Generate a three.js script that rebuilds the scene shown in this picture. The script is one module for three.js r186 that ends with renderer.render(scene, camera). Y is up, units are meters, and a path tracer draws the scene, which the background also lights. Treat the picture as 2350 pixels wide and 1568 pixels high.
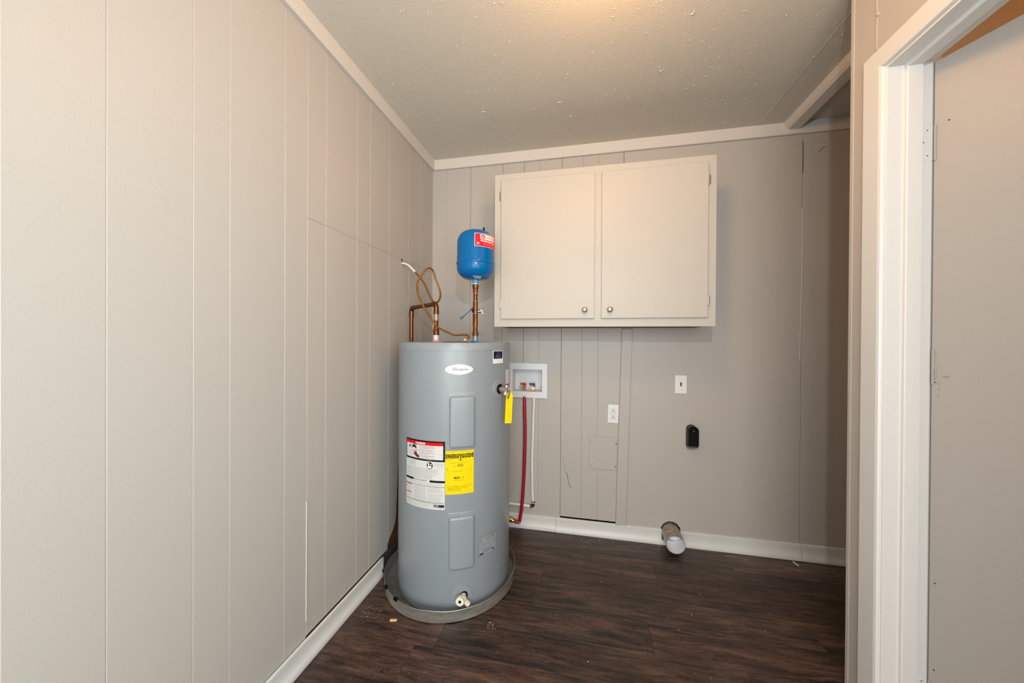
import * as THREE from 'three';
import { mergeGeometries, toCreasedNormals } from 'three/addons/utils/BufferGeometryUtils.js';
import { RectAreaLightUniformsLib } from 'three/addons/lights/RectAreaLightUniformsLib.js';
import { RoundedBoxGeometry } from 'three/addons/geometries/RoundedBoxGeometry.js';

// ------------------------------------------------------------------ camera, light, exposure
const scene = new THREE.Scene();
scene.background = new THREE.Color(0x050505);
const camera = new THREE.PerspectiveCamera(2 * Math.atan(784 / 792.24) * 180 / Math.PI, 2350 / 1568, 0.02, 30);
camera.position.set(1.0218, 1.22, 2.2142);
camera.rotation.order = 'YXZ';
camera.rotation.set(-0.0043, 0.2050, 0.0058);
scene.add(camera);
const renderer = new THREE.WebGLRenderer({ antialias: true });
renderer.toneMapping = THREE.LinearToneMapping;
renderer.toneMappingExposure = 0.94;
renderer.shadowMap.enabled = true;

const FLASH = { at: [1.1, 1.83, 2.36], power: 3.05, color: new THREE.Color().setRGB(0.84, 0.95, 1.0) };
const LAMP = { at: [1.1, 2.305, 1.29], power: 1.36, color: new THREE.Color().setRGB(1.0, 0.50, 0.16) };
const PANE_TINT = new THREE.Color().setRGB(1.0, 0.97, 0.94);
const UNSEEN_WINDOWS = [{ at: [1.05, 1.12, 4.17], w: 1.5, h: 1.9, power: 6.8, turn: 0, wall: 'rear' }, { at: [1.865, 1.2, 2.9], w: 1.1, h: 1.5, power: 6.6, color: new THREE.Color().setRGB(0.70, 0.93, 1.0), turn: -Math.PI / 2, wall: 'right' }];  // out of view, placed to light the left and back walls
const CLOSET = { at: [2.62, 2.02, 1.95], power: 1.36, color: new THREE.Color().setRGB(1.0, 0.45, 0.10) };

RectAreaLightUniformsLib.init();
const H = 2.44;

// ------------------------------------------------------------------ helpers
function rng(seed) { let a = seed >>> 0; return () => { a = (a + 0x6D2B79F5) >>> 0; let t = a; t = Math.imul(t ^ (t >>> 15), t | 1); t ^= t + Math.imul(t ^ (t >>> 7), t | 61); return ((t ^ (t >>> 14)) >>> 0) / 4294967296; }; }
const used = {};
function numbered(n) { const k = used[n] = (used[n] ?? -1) + 1; return k ? `${n}_${String(k).padStart(3, '0')}` : n; }
function mesh(name, geo, mat, parent = scene) {
  if (Array.isArray(geo)) geo = join(geo);
  const m = new THREE.Mesh(geo, mat);
  m.name = parent === scene ? numbered(name) : name; m.castShadow = m.receiveShadow = true; parent.add(m); return m;
}
function part(name, geo, mat, parent) { const m = mesh(name, geo, mat, parent); if (parent !== scene) { parent.userData._n ??= {}; const c = parent.userData._n; const k = c[name] = (c[name] ?? -1) + 1; if (k) m.name = `${name}_${String(k).padStart(3, '0')}`; } return m; }
function group(name, parent = scene) { const g = new THREE.Group(); g.name = parent === scene ? numbered(name) : name; parent.add(g); return g; }
function thing(name, label, category, at = [0, 0, 0]) { const g = group(name); g.position.set(...at); g.userData.label = label; g.userData.category = category; return g; }
function tag(o, label, category, grp) { o.userData.label = label; o.userData.category = category; if (grp) o.userData.group = grp; return o; }
function struct(name, label) { const g = group(name); g.userData.kind = 'structure'; if (label) { g.userData.label = label; } return g; }
function join(list) {
  const l = list.map(g => { let h = g.index ? g.toNonIndexed() : g.clone(); for (const k of Object.keys(h.attributes)) if (!['position', 'normal', 'uv'].includes(k)) h.deleteAttribute(k);
    if (!h.attributes.uv) h.setAttribute('uv', new THREE.BufferAttribute(new Float32Array(h.attributes.position.count * 2), 2)); return h; });
  return mergeGeometries(l, false);
}
function metric(g, ou = 0, ov = 0, s = 1) {          // uv in metres from position and facing
  g = g.index ? g.toNonIndexed() : g; const p = g.attributes.position, n = g.attributes.normal, uv = new Float32Array(p.count * 2);
  for (let i = 0; i < p.count; i += 3) {
    const nx = Math.abs(n.getX(i) + n.getX(i + 1) + n.getX(i + 2)), ny = Math.abs(n.getY(i) + n.getY(i + 1) + n.getY(i + 2)), nz = Math.abs(n.getZ(i) + n.getZ(i + 1) + n.getZ(i + 2));
    for (let k = i; k < i + 3; k++) { const x = p.getX(k), y = p.getY(k), z = p.getZ(k); let a, b; if (nx > ny && nx > nz) { a = z; b = y; } else if (ny > nz) { a = x; b = z; } else { a = x; b = y; } uv[2 * k] = a * s + ou; uv[2 * k + 1] = b * s + ov; }
  }
  g.setAttribute('uv', new THREE.BufferAttribute(uv, 2)); return g;
}
function poly(pts, holes = []) { const s = new THREE.Shape(pts.map(p => new THREE.Vector2(p[0], p[1]))); for (const h of holes) s.holes.push(new THREE.Path(h.map(p => new THREE.Vector2(p[0], p[1])))); return s; }
function ext(shape, d, c = 0, seg = 1) { return new THREE.ExtrudeGeometry(shape, { depth: Math.max(d - 2 * c, 1e-4), bevelEnabled: c > 0, bevelThickness: c, bevelSize: c, bevelOffset: -c, bevelSegments: seg, curveSegments: 24 }).translate(0, 0, c); }
function cbox(x0, x1, y0, y1, z0, z1, c = 0.0012) { return metric(ext(poly([[x0, y0], [x1, y0], [x1, y1], [x0, y1]]), z1 - z0, c).translate(0, 0, z0)); }
const smooth = g => toCreasedNormals(g, 0.62);
const alongX = (pts, x0, x1) => metric(ext(poly(pts.map(([z, y]) => [-z, y])), x1 - x0).rotateY(Math.PI / 2).translate(x0, 0, 0));   // profile given as (z, y)
const alongZ = (pts, z0, z1) => metric(ext(poly(pts), z1 - z0).translate(0, 0, z0));                                                     // profile given as (x, y)
const alongY = (pts, y0, y1) => metric(ext(poly(pts.map(([x, z]) => [x, -z])), y1 - y0).rotateX(-Math.PI / 2).translate(0, y0, 0));      // profile given as (x, z)
function lathe(pts, seg = 64) { return new THREE.LatheGeometry(pts.map(p => new THREE.Vector2(p[0], p[1])), seg); }
function latheCr(pts, seg = 64, a = 0.6) { return toCreasedNormals(lathe(pts, seg), a); }
function tube(pts, r, seg = 120, rad = 12, closed = false) {
  const v = pts.map(p => new THREE.Vector3(...p)); const c = v.length === 2 ? new THREE.LineCurve3(v[0], v[1]) : new THREE.CatmullRomCurve3(v, closed, 'centripetal');
  const t = new THREE.TubeGeometry(c, seg, r, rad, closed); if (closed) return t;
  const e = [];
  for (const [u, s] of [[0, -1], [1, 1]]) { const d = new THREE.CircleGeometry(r, rad); d.applyQuaternion(new THREE.Quaternion().setFromUnitVectors(new THREE.Vector3(0, 0, 1), c.getTangentAt(u).multiplyScalar(s))); d.translate(...c.getPointAt(u).toArray()); e.push(d); }
  return join([t, ...e]);
}
function rod(a, b, r0, r1 = r0, seg = 20) { const A = new THREE.Vector3(...a), B = new THREE.Vector3(...b), L = A.distanceTo(B); const g = new THREE.CylinderGeometry(r1, r0, L, seg); g.translate(0, L / 2, 0); g.applyQuaternion(new THREE.Quaternion().setFromUnitVectors(new THREE.Vector3(0, 1, 0), B.clone().sub(A).normalize())); return g.translate(...a); }
function ball(p, r, sx = 1, sy = 1, sz = 1, d = 16) { return new THREE.SphereGeometry(r, d, d).scale(sx, sy, sz).translate(...p); }
function bar(pts, w, h) {                                   // flat strip swept along points, w along its local side, h thick
  const c = new THREE.CatmullRomCurve3(pts.map(p => new THREE.Vector3(...p)));
  return new THREE.ExtrudeGeometry(poly([[-h / 2, -w / 2], [h / 2, -w / 2], [h / 2, w / 2], [-h / 2, w / 2]]), { steps: 24, extrudePath: c, bevelEnabled: false });
}

// ------------------------------------------------------------------ textures
const lerp = (a, b, t) => a + (b - a) * t, sm = (a, b, x) => { const t = Math.min(1, Math.max(0, (x - a) / (b - a))); return t * t * (3 - 2 * t); };
function noise2(seed, P) {                                  // tileable value noise of period P cells
  const r = rng(seed), g = new Float32Array(P * P).map(() => r());
  return (x, y) => { const xi = Math.floor(x), yi = Math.floor(y), fx = x - xi, fy = y - yi, u = fx * fx * (3 - 2 * fx), v = fy * fy * (3 - 2 * fy), m = k => ((k % P) + P) % P;
    const a = g[m(yi) * P + m(xi)], b = g[m(yi) * P + m(xi + 1)], c = g[m(yi + 1) * P + m(xi)], d = g[m(yi + 1) * P + m(xi + 1)]; return lerp(lerp(a, b, u), lerp(c, d, u), v); };
}
function dataTex(w, h, f, srgb, rep) {
  const d = new Uint8Array(w * h * 4); for (let y = 0; y < h; y++) for (let x = 0; x < w; x++) { const c = f(x, y), i = 4 * (y * w + x); d[i] = c[0]; d[i + 1] = c[1]; d[i + 2] = c[2]; d[i + 3] = 255; }
  const t = new THREE.DataTexture(d, w, h); t.wrapS = t.wrapT = THREE.RepeatWrapping; t.magFilter = THREE.LinearFilter; t.minFilter = THREE.LinearMipmapLinearFilter; t.generateMipmaps = true; if (srgb) t.colorSpace = THREE.SRGBColorSpace; if (rep) t.repeat.set(rep[0], rep[1]); t.needsUpdate = true; return t;
}
const grey = v => { v = Math.max(0, Math.min(255, v)); return [v, v, v]; };
const nA = noise2(3, 64), nB = noise2(4, 128), nC = noise2(5, 256), nD = noise2(6, 16);
const rollerBump = dataTex(512, 512, (x, y) => grey(255 * (0.45 * nC(x / 2, y / 2) + 0.35 * nB(x / 4, y / 4) + 0.2 * nA(x / 8, y / 8))), false, [4, 4]);
const brushBump = dataTex(512, 512, (x, y) => grey(255 * (0.6 * nC(x / 2, y / 16) + 0.4 * nB(x / 4, y / 32))), false, [4, 2]);
const popcornBump = dataTex(1024, 1024, (x, y) => { const a = nC(x / 4, y / 4), b = nB(x / 8, y / 8); return grey(255 * (0.55 * sm(0.35, 0.8, a) + 0.35 * sm(0.3, 0.8, b) + 0.1 * nC(x / 2.0, y / 2.0))); }, false, [3.4, 3.4]);
const blotch = (r, g, b, amp, rep, seed) => { const n1 = noise2(seed, 8), n2 = noise2(seed + 1, 32), n3 = noise2(seed + 2, 128); return dataTex(512, 512, (x, y) => { const v = 1 + amp * ((n1(x / 64, y / 64) - 0.5) + 0.7 * (n2(x / 16, y / 16) - 0.5) + 0.5 * (n3(x / 4, y / 4) - 0.5)); return [Math.min(255, r * v), Math.min(255, g * v), Math.min(255, b * v)]; }, true, rep); };
// dark vinyl planks: eight strips of printed wood in one sheet, 1.17 m by 0.152 m each
const WOODW = 2048, STRIP = 256, STRIPS = 8;
const woodMap = (() => {
  const n1 = noise2(11, 256), n2 = noise2(12, 256), n3 = noise2(13, 256), n4 = noise2(14, 64), n5 = noise2(15, 256);
  const knots = [];
  for (let s = 0; s < STRIPS; s++) { const r = rng(100 + s), l = []; const k = 2 + Math.floor(r() * 3); for (let i = 0; i < k; i++) l.push([r() * WOODW, (0.15 + 0.7 * r()) * STRIP, 5 + 10 * r() * r()]); knots.push(l); }
  return dataTex(WOODW, STRIP * STRIPS, (x, yy) => {
    const s = Math.floor(yy / STRIP), y = yy - s * STRIP, o = s * 37.3; let wob = 0, kn = 0, halo = 0;
    for (const [kx, ky, kr] of knots[s]) { const dx = (x - kx) / 3.2, dy = y - ky, d = Math.hypot(dx, dy); if (d > kr * 14) continue; wob += Math.sign(dy) * kr * 1.8 * Math.exp(-d / (kr * 2.4)); kn = Math.max(kn, 1 - sm(kr * 0.5, kr * 1.05, Math.hypot((x - kx) / 1.5, dy) + 5 * (n2(x / 6, yy / 5) - 0.5))); halo = Math.max(halo, Math.exp(-d / (kr * 2.2))); }
    const yw = y - wob + 34 * (n4(x / 210 + o, y / 90) - 0.5) + 5 * (n2(x / 60 + o, y / 40) - 0.5);
    const big = n4(x / 330 + o * 2, yw / 58 + o), a = n1(x / 190 + o, yw / 17 + o), b = n2(x / 80 + o, yw / 7.5 + o), c = n3(x / 34 + o, yw / 3.0 + o), f = n5(x / 14 + o, y / 1.9);
    let v = 0.56 + 0.5 * (big - 0.5) + 0.44 * (a - 0.5) + 0.32 * (b - 0.5) + 0.36 * (c - 0.5) + 0.34 * (f - 0.5);
    v -= 0.30 * sm(0.62, 0.82, n1(x / 240 + o + 91, yw / 24 + o)) * (0.6 + 0.4 * c);                       // smoky dark bands
    v -= 0.26 * sm(0.70, 0.78, n3(x / 42 + 50 + o, yw / 2.4)) * sm(0.35, 0.6, b);                          // open pores
    v = Math.max(0, Math.min(1, v - 0.2 * halo)); const tone = n4(s * 5.7 + 0.5, s * 3.7);
    let R = lerp(32, 114, v), Gc = lerp(25, 88, v), B = lerp(23, 77, v); R *= 0.97 + 0.06 * tone;
    R = lerp(R, 18, kn * 0.92); Gc = lerp(Gc, 12, kn * 0.92); B = lerp(B, 11, kn * 0.92); return [Math.min(255, R), Math.min(255, Gc), Math.min(255, B)];
  }, true);
})();
const brownWood = (() => { const n1 = noise2(21, 128), n2 = noise2(22, 128); return dataTex(256, 512, (x, y) => { const v = 0.6 * n1(x / 4, y / 60) + 0.4 * n2(x / 2, y / 22); return [70 + 50 * v, 42 + 30 * v, 26 + 18 * v]; }, true, [2, 1]); })();
function canvasTex(w, h, draw) { const c = document.createElement('canvas'); c.width = w; c.height = h; const x = c.getContext('2d'); draw(x, w, h); const t = new THREE.CanvasTexture(c); t.colorSpace = THREE.SRGBColorSpace; t.anisotropy = 8; return t; }

// ------------------------------------------------------------------ materials
const std = (o) => new THREE.MeshStandardMaterial(o), phy = (o) => new THREE.MeshPhysicalMaterial(o);
const lin = (r, g, b) => new THREE.Color().setRGB(r, g, b);
const M = {
  wall: std({ color: lin(0.452, 0.415, 0.378), roughness: 0.5, bumpMap: rollerBump, bumpScale: 0.0002 }),
  door: std({ color: lin(0.375, 0.352, 0.325), roughness: 0.45, bumpMap: rollerBump, bumpScale: 0.0002 }),
  ceiling: std({ color: lin(0.62, 0.57, 0.49), roughness: 0.9, bumpMap: popcornBump, bumpScale: 0.0007 }),
  doorTrim: std({ color: lin(0.655, 0.65, 0.63), roughness: 0.38, bumpMap: brushBump, bumpScale: 0.0001 }),
  ceilingSpeck: std({ color: lin(0.71, 0.66, 0.58), roughness: 0.8 }),
  trim: std({ color: lin(0.66, 0.655, 0.635), roughness: 0.38, bumpMap: brushBump, bumpScale: 0.0001 }),
  crown: std({ color: lin(0.62, 0.575, 0.525), roughness: 0.5, bumpMap: rollerBump, bumpScale: 0.0004 }),
  cabinet: phy({ color: lin(0.485, 0.448, 0.395), roughness: 0.5, bumpMap: brushBump, bumpScale: 0.0001, clearcoat: 0.08, clearcoatRoughness: 0.3 }),
  floors: [[0.70, 0.64, 0.56], [0.92, 0.835, 0.725], [1.16, 1.04, 0.90]].map(c => std({ map: woodMap, color: lin(...c), roughness: 0.36, bumpMap: woodMap, bumpScale: 0.0004 })),
  floorCore: std({ color: lin(0.012, 0.009, 0.008), roughness: 0.8 }),
  brown: std({ map: brownWood, roughness: 0.7 }),
  darkWood: std({ color: lin(0.045, 0.038, 0.034), roughness: 0.6, bumpMap: brushBump, bumpScale: 0.0008 }),
  orangeWood: std({ color: lin(0.42, 0.12, 0.006), roughness: 0.6 }),
  dark: std({ color: lin(0.012, 0.01, 0.009), roughness: 0.85 }),
  tank: phy({ color: lin(0.235, 0.264, 0.285), roughness: 0.36, clearcoat: 0.2, clearcoatRoughness: 0.3 }),
  screw: std({ color: lin(0.6, 0.6, 0.6), roughness: 0.3, metalness: 1 }),
  galv: std({ map: blotch(158, 153, 147, 0.3, [1, 1], 31), roughness: 0.42, metalness: 0.65 }),
  duct: std({ map: blotch(172, 164, 150, 0.35, [3, 3], 41), roughness: 0.45, metalness: 0.6 }),
  ductInLit: std({ color: lin(0.88, 0.88, 0.9), roughness: 0.5, metalness: 0.35 }),  // duct metal whitened inside, flash light put into its colour
  copper: std({ map: blotch(114, 70, 39, 0.5, [6, 6], 51), roughness: 0.36, metalness: 0.9 }),
  softCopper: std({ map: blotch(150, 100, 46, 0.35, [8, 8], 61), roughness: 0.42, metalness: 0.75 }),
  solder: std({ color: lin(0.42, 0.34, 0.28), roughness: 0.5, metalness: 0.8 }),
  brass: std({ color: lin(0.72, 0.46, 0.17), roughness: 0.25, metalness: 1 }),
  nickel: std({ color: lin(0.55, 0.5, 0.46), roughness: 0.28, metalness: 1 }),
  blueTank: phy({ color: lin(0.0, 0.118, 0.345), roughness: 0.2, specularIntensity: 0.5, clearcoat: 0.0 }),
  bluePlastic: std({ color: lin(0.02, 0.30, 0.62), roughness: 0.4 }),
  blueHandle: std({ color: lin(0.012, 0.07, 0.15), roughness: 0.45 }),
  navy: std({ color: lin(0.012, 0.035, 0.20), roughness: 0.4 }),
  red: std({ color: lin(0.56, 0.008, 0.015), roughness: 0.4 }),
  redPex: std({ color: lin(0.33, 0.004, 0.016), roughness: 0.35 }),
  pink: std({ color: lin(0.70, 0.22, 0.22), roughness: 0.5 }),
  whitePex: std({ color: lin(0.72, 0.71, 0.68), roughness: 0.4 }),
  white: std({ color: lin(0.76, 0.76, 0.76), roughness: 0.35 }),
  whiteBox: std({ color: lin(0.72, 0.72, 0.735), roughness: 0.4 }),
  ivory: std({ color: lin(0.70, 0.66, 0.53), roughness: 0.45 }),
  black: phy({ color: lin(0.004, 0.004, 0.004), roughness: 0.45, specularIntensity: 0.2 }),
  dusty: std({ color: lin(0.06, 0.048, 0.036), roughness: 0.8 }),
  lever: std({ color: lin(0.55, 0.55, 0.55), roughness: 0.35, metalness: 0.8 }),
  chip: std({ color: lin(0.75, 0.5, 0.25), roughness: 0.8 }),
  fleck: std({ color: lin(0.8, 0.78, 0.75), roughness: 0.7 }),
  caulk: std({ color: lin(0.62, 0.57, 0.51), roughness: 0.5 }),
  hinge: std({ color: lin(0.45, 0.43, 0.4), roughness: 0.3, metalness: 1 }),
  knob: std({ color: lin(0.62, 0.57, 0.5), roughness: 0.25, metalness: 1 }),
  label: t => phy({ map: t, roughness: 0.5, specularIntensity: 0.3 }),
};

// ------------------------------------------------------------------ floor: planks along x, rows 0.152 m deep
{
  const f = struct('floor');
  mesh('floor_base', cbox(-0.12, 3.42, -0.10, -0.0045, -0.2, 4.35, 0.001), M.floorCore, f);
  const rows = [0.034, 0.186, 0.338, 0.49, 0.642, 0.794, 0.946, 1.098], joint = { '-1': 0.62, 0: 1.815, 1: 1.397, 2: 0.817, 3: 0.798, 4: 1.30, 5: 0.449, 6: 0.368, 7: 0.93 }, r = rng(77), L = 1.17;
  for (let k = -1; k < 28; k++) {
    const z0 = 0.034 + 0.152 * k, z1 = z0 + 0.152, off = joint[k] ?? r() * L; let x = off - L * Math.ceil((off + 0.02) / L);
    for (; x < 3.35; x += L) {
      const a = Math.max(x, -0.02) + 0.0005, b = Math.min(x + L, 3.35) - 0.0005, s = Math.floor(r() * STRIPS), flip = r() < 0.5 ? -1 : 1; if (b - a < 0.02) continue;
      const g = ext(poly([[a, -z1 + 0.00035], [b, -z1 + 0.00035], [b, -z0 - 0.00035], [a, -z0 - 0.00035]]), 0.0045, 0.0004).rotateX(-Math.PI / 2).translate(0, -0.0045, 0);
      const p = g.attributes.position, uv = new Float32Array(p.count * 2);
      for (let i = 0; i < p.count; i++) { uv[2 * i] = flip * (p.getX(i) - x) / L; uv[2 * i + 1] = (s + 0.03 + 0.94 * (p.getZ(i) - z0) / 0.152) / STRIPS; }
      g.setAttribute('uv', new THREE.BufferAttribute(uv, 2)); part('plank', g, M.floors[Math.floor(r() * 3)], f);
    }
  }
}
// ------------------------------------------------------------------ ceiling
{
  const c = struct('ceiling');
  mesh('ceiling_board', cbox(-0.12, 3.42, H, H + 0.1, -0.2, 4.35, 0.001), M.ceiling, c);
  const r = rng(5), l = [];
  for (let i = 0; i < 900; i++) { const x = 0.03 + 2.05 * r(), z = 0.03 + 1.25 * r(), s = 0.0011 + 0.0022 * r() * r(); const g = new THREE.IcosahedronGeometry(s, 0); g.rotateY(r() * 6).scale(1, 0.9, 1).translate(x, H - s * 0.3, z); l.push(g); }
  for (let i = 0; i < 9; i++) { const x = 0.3 + 1.5 * r(), z = 0.2 + 0.9 * r(), a = r() * 3; l.push(tube([[x, H, z], [x + 0.012 * Math.cos(a), H - 0.002, z + 0.012 * Math.sin(a)], [x + 0.022 * Math.cos(a + 0.5), H, z + 0.022 * Math.sin(a + 0.5)]], 0.0018, 8, 5)); }
  const sp = mesh('ceiling_texture', l, M.ceilingSpeck, c); sp.userData.kind = 'stuff';
  const k = []; let z = 0.215; const pts = []; while (z > 0.02) { pts.push([1.981 + 0.006 * (r() - 0.5), H + 0.0006 * r(), z]); z -= 0.012; } k.push(tube(pts, 0.0022, 60, 5));
  mesh('seam', k, M.caulk, c);
  mesh('seam_joint', cbox(1.9805, 1.983, H - 0.0012, H + 0.001, 0.02, 1.4, 0.0003), M.ceiling, c);
}
// ------------------------------------------------------------------ left wall: grooved boards with painted V joints
{
  const w = struct('wall_left');
  mesh('backing', cbox(-0.12, -0.0125, 0, H, -0.2, 4.35), M.brown, w);
  const zs = [4.2, 4.02, 3.86, 3.67, 3.57, 3.37, 3.27, 3.06, 2.9, 2.8, 2.6, 2.45, 2.35, 2.15, 2.05, 1.895, 1.797, 1.656, 1.485, 1.388, 1.197, 1.097, 1.001, 0.807, 0.709, 0.541, 0.33, 0.179, 0.019, -0.012];
  const lower = [];
  for (let i = 0; i + 1 < zs.length; i++) {
    const z1 = zs[i], z0 = zs[i + 1], c = 0.0015; if (z1 - z0 < 0.02) { part('panel', alongY([[-0.012, z0], [-0.0005, z0], [-0.0005, z1], [-0.012, z1]], 0.1, H), M.wall, w); continue; }
    const vb = (y0, y1, outline) => { const s = outline ? poly(outline.map(([z, y]) => [-z, y])) : poly([[-z1, y0], [-z0, y0], [-z0, y1], [-z1, y1]]); return metric(ext(s, 0.012, c).rotateY(Math.PI / 2).translate(-0.012, 0, 0)); };
    if (z1 > 1.098) part('panel', vb(0.02, H), M.wall, w);
    else {
      part('panel', vb(1.6772, H), M.wall, w);
      if (z1 === 0.541) part('panel', vb(0, 0, [[0.541, 0.122], [0.535, 0.128], [0.528, 0.14], [0.505, 0.155], [0.485, 0.172], [0.468, 0.195], [0.458, 0.225], [0.453, 0.27], [0.449, 0.337], [0.442, 0.45], [0.435, 0.6], [0.43, 0.74], [0.33, 0.75], [0.33, 1.6769], [0.541, 1.6769]]), M.wall, w);
      else if (z1 === 0.33) part('panel', vb(0.75, 1.6769), M.wall, w);
      else part('panel', vb(0.0935, 1.6769), M.wall, w);
    }
  }
  // rough lip of dried paint down the wide seam
  const r = rng(9), pts = []; for (let y = 0.15; y < 0.62; y += 0.035) pts.push([0.0002, y, 1.097 + 0.0015 * (r() - 0.5)]);
  mesh('paint_ridge', tube(pts, 0.0022, 60, 6), M.caulk, w);
  mesh('wall_hole', cbox(-0.001, 0.0008, 1.648, 1.682, 0.402, 0.413, 0.0002), M.darkWood, w);
}
// ------------------------------------------------------------------ back wall
{
  const w = struct('wall_back');
  mesh('backing', cbox(-0.12, 3.42, 0, H, -0.20, -0.13), M.brown, w);
  const xs = [-0.012, 0.101, 0.272, 0.494, 0.637, 0.737, 0.8815, 1.0115, 1.109, 1.256];
  const wide = { 0.272: 1, 0.494: 1, 0.637: 1, 0.8815: 1, 1.256: 1 };
  const HX0 = 0.553, HX1 = 0.778, HY0 = 0.868, HY1 = 1.05;
  for (let i = 0; i + 1 < xs.length; i++) {
    const a = xs[i] + (wide[xs[i]] ? 0.0007 : 0.0001), b = xs[i + 1] - (wide[xs[i + 1]] ? 0.0007 : 0.0001), y0 = xs[i] >= 0.88 ? 0.099 : 0.06, sh = [];
    if (b < HX0 || a > HX1) sh.push(poly([[a, y0], [b, y0], [b, H], [a, H]]));
    else { const p = Math.max(a, HX0), q = Math.min(b, HX1); const full = p === a && q === b;
      if (full) { sh.push(poly([[a, y0], [b, y0], [b, HY0], [a, HY0]])); sh.push(poly([[a, HY1], [b, HY1], [b, H], [a, H]])); }
      else if (p > a) sh.push(poly([[a, y0], [b, y0], [b, HY0], [p, HY0], [p, HY1], [b, HY1], [b, H], [a, H]]));
      else sh.push(poly([[a, y0], [b, y0], [b, H], [a, H], [a, HY1], [q, HY1], [q, HY0], [a, HY0]])); }
    const g = sh.map(s => ext(s, 0.012, 0.0013).translate(0, 0, -0.012)); part('panel', metric(join(g)), M.wall, w);
  }
  const r = rng(15), hole = []; for (let i = 0; i < 36; i++) { const t = -i / 36 * Math.PI * 2, rr = 0.0535 + 0.004 * r() + 0.004 * Math.max(0, Math.sin(t)) + (Math.cos(t + 2.2) > 0.9 ? 0.004 : 0); hole.push([1.538 + rr * Math.cos(t), 0.079 + rr * Math.sin(t)]); }
  part('panel', metric(ext(poly([[1.2573, 0.005], [2.2087, 0.005], [2.2087, H], [1.2573, H]], [hole]), 0.012, 0.001).translate(0, 0, -0.012)), M.wall, w);
  part('panel', metric(ext(poly([[2.2105, 0.005], [3.42, 0.005], [3.42, H], [2.2105, H]]), 0.012, 0.001).translate(0, 0, -0.012)), M.wall, w);
  const ridge = []; for (let y = 1.12; y < 2.02; y += 0.06) ridge.push([2.2096 + 0.0015 * (r() - 0.5) - 0.006 * sm(1.7, 1.1, y), y, 0.0004 * r()]);
  mesh('seam', tube(ridge, 0.0021, 60, 6), M.caulk, w);
  const crack = []; for (let y = 2.16; y < 2.35; y += 0.025) crack.push([2.2092 + 0.002 * (r() - 0.5) + (y > 2.31 ? 0.003 * (2.31 - y) * 40 : 0), y, 0.0005]);
  mesh('crack', tube(crack, 0.0016, 40, 5), M.dark, w);
  const scr = []; for (const [p, q] of [[[0.892, 0.482], [0.897, 0.462]], [[0.900, 0.446], [0.914, 0.392]], [[0.918, 0.385], [0.930, 0.338]], [[0.930, 0.336], [0.941, 0.292]], [[0.942, 0.296], [0.947, 0.288]]]) scr.push(tube([[...p, 0], [(p[0] + q[0]) / 2 + 0.001, (p[1] + q[1]) / 2, 0.0004], [...q, 0]], p[1] > 0.39 ? 0.0006 : 0.0013, 8, 5));
  mesh('scratch', scr, M.dark, w);
  mesh('scuff', tube([[1.690, 1.197, 0], [1.705, 1.189, 0.0006], [1.716, 1.190, 0.0008], [1.724, 1.185, 0.0008], [1.732, 1.187, 0]], 0.0019, 16, 5), M.caulk, w);
  mesh('scuff', tube([[2.284, 2.268, 0], [2.300, 2.285, 0.0005], [2.315, 2.297, 0]], 0.0014, 12, 5), M.dusty, w).name = 'scuff_001';
}
// ------------------------------------------------------------------ partition on the right with the door opening, closet behind it, rest of the room
const PX = 1.892, PX2 = 2.0, PZ = 0.846, DZ0 = 0.992, DZ1 = 1.752, DH = 2.03;
{
  const w = struct('wall_right');
  const s = poly([[-4.3, 0.001], [-(DZ1 + 0.018), 0.001], [-(DZ1 + 0.018), DH + 0.018], [-(DZ0 - 0.018), DH + 0.018], [-(DZ0 - 0.018), 0.001], [-PZ, 0.001], [-PZ, H], [-4.3, H]]);
  mesh('wall_panel', metric(ext(s, PX2 - PX, 0.007, 3).rotateY(Math.PI / 2).translate(PX, 0, 0)), M.wall, w);
  mesh('corner_bead', alongY([[PX - 0.0015, PZ + 0.004], [PX - 0.0015, PZ + 0.016], [PX + 0.002, PZ + 0.02], [PX + 0.002, PZ]], 0.002, H - 0.001), M.wall, w);
  const r = rng(3), p = []; for (let y = 2.11; y < 2.44; y += 0.02) p.push([PX - 0.0002, y, 0.953 + 0.002 * (r() - 0.5) + 0.00 * y]); mesh('seam', [tube(p, 0.0024, 50, 6), ball([PX, 2.218, 0.957], 0.006)], M.wall, w);
  const a = struct('wall_alcove'); mesh('wall_panel', cbox(PX2 + 0.001, 3.3, 0.001, H, 0.852, 0.93), M.wall, a);
  const b = struct('wall_far_right'); mesh('wall_panel', cbox(3.3, 3.42, 0.001, H, -0.12, 4.35), M.wall, b);
  const c = struct('wall_rear'); mesh('wall_panel', cbox(0.001, 3.3, 0.001, H, 4.2, 4.35), M.wall, c);
  const d = struct('trim_1', 'brown wood ceiling of the closet behind the door'); mesh('closet_ceiling', cbox(2.02, 3.295, 2.30, 2.32, 0.935, 4.19), M.orangeWood, d);
}
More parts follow.
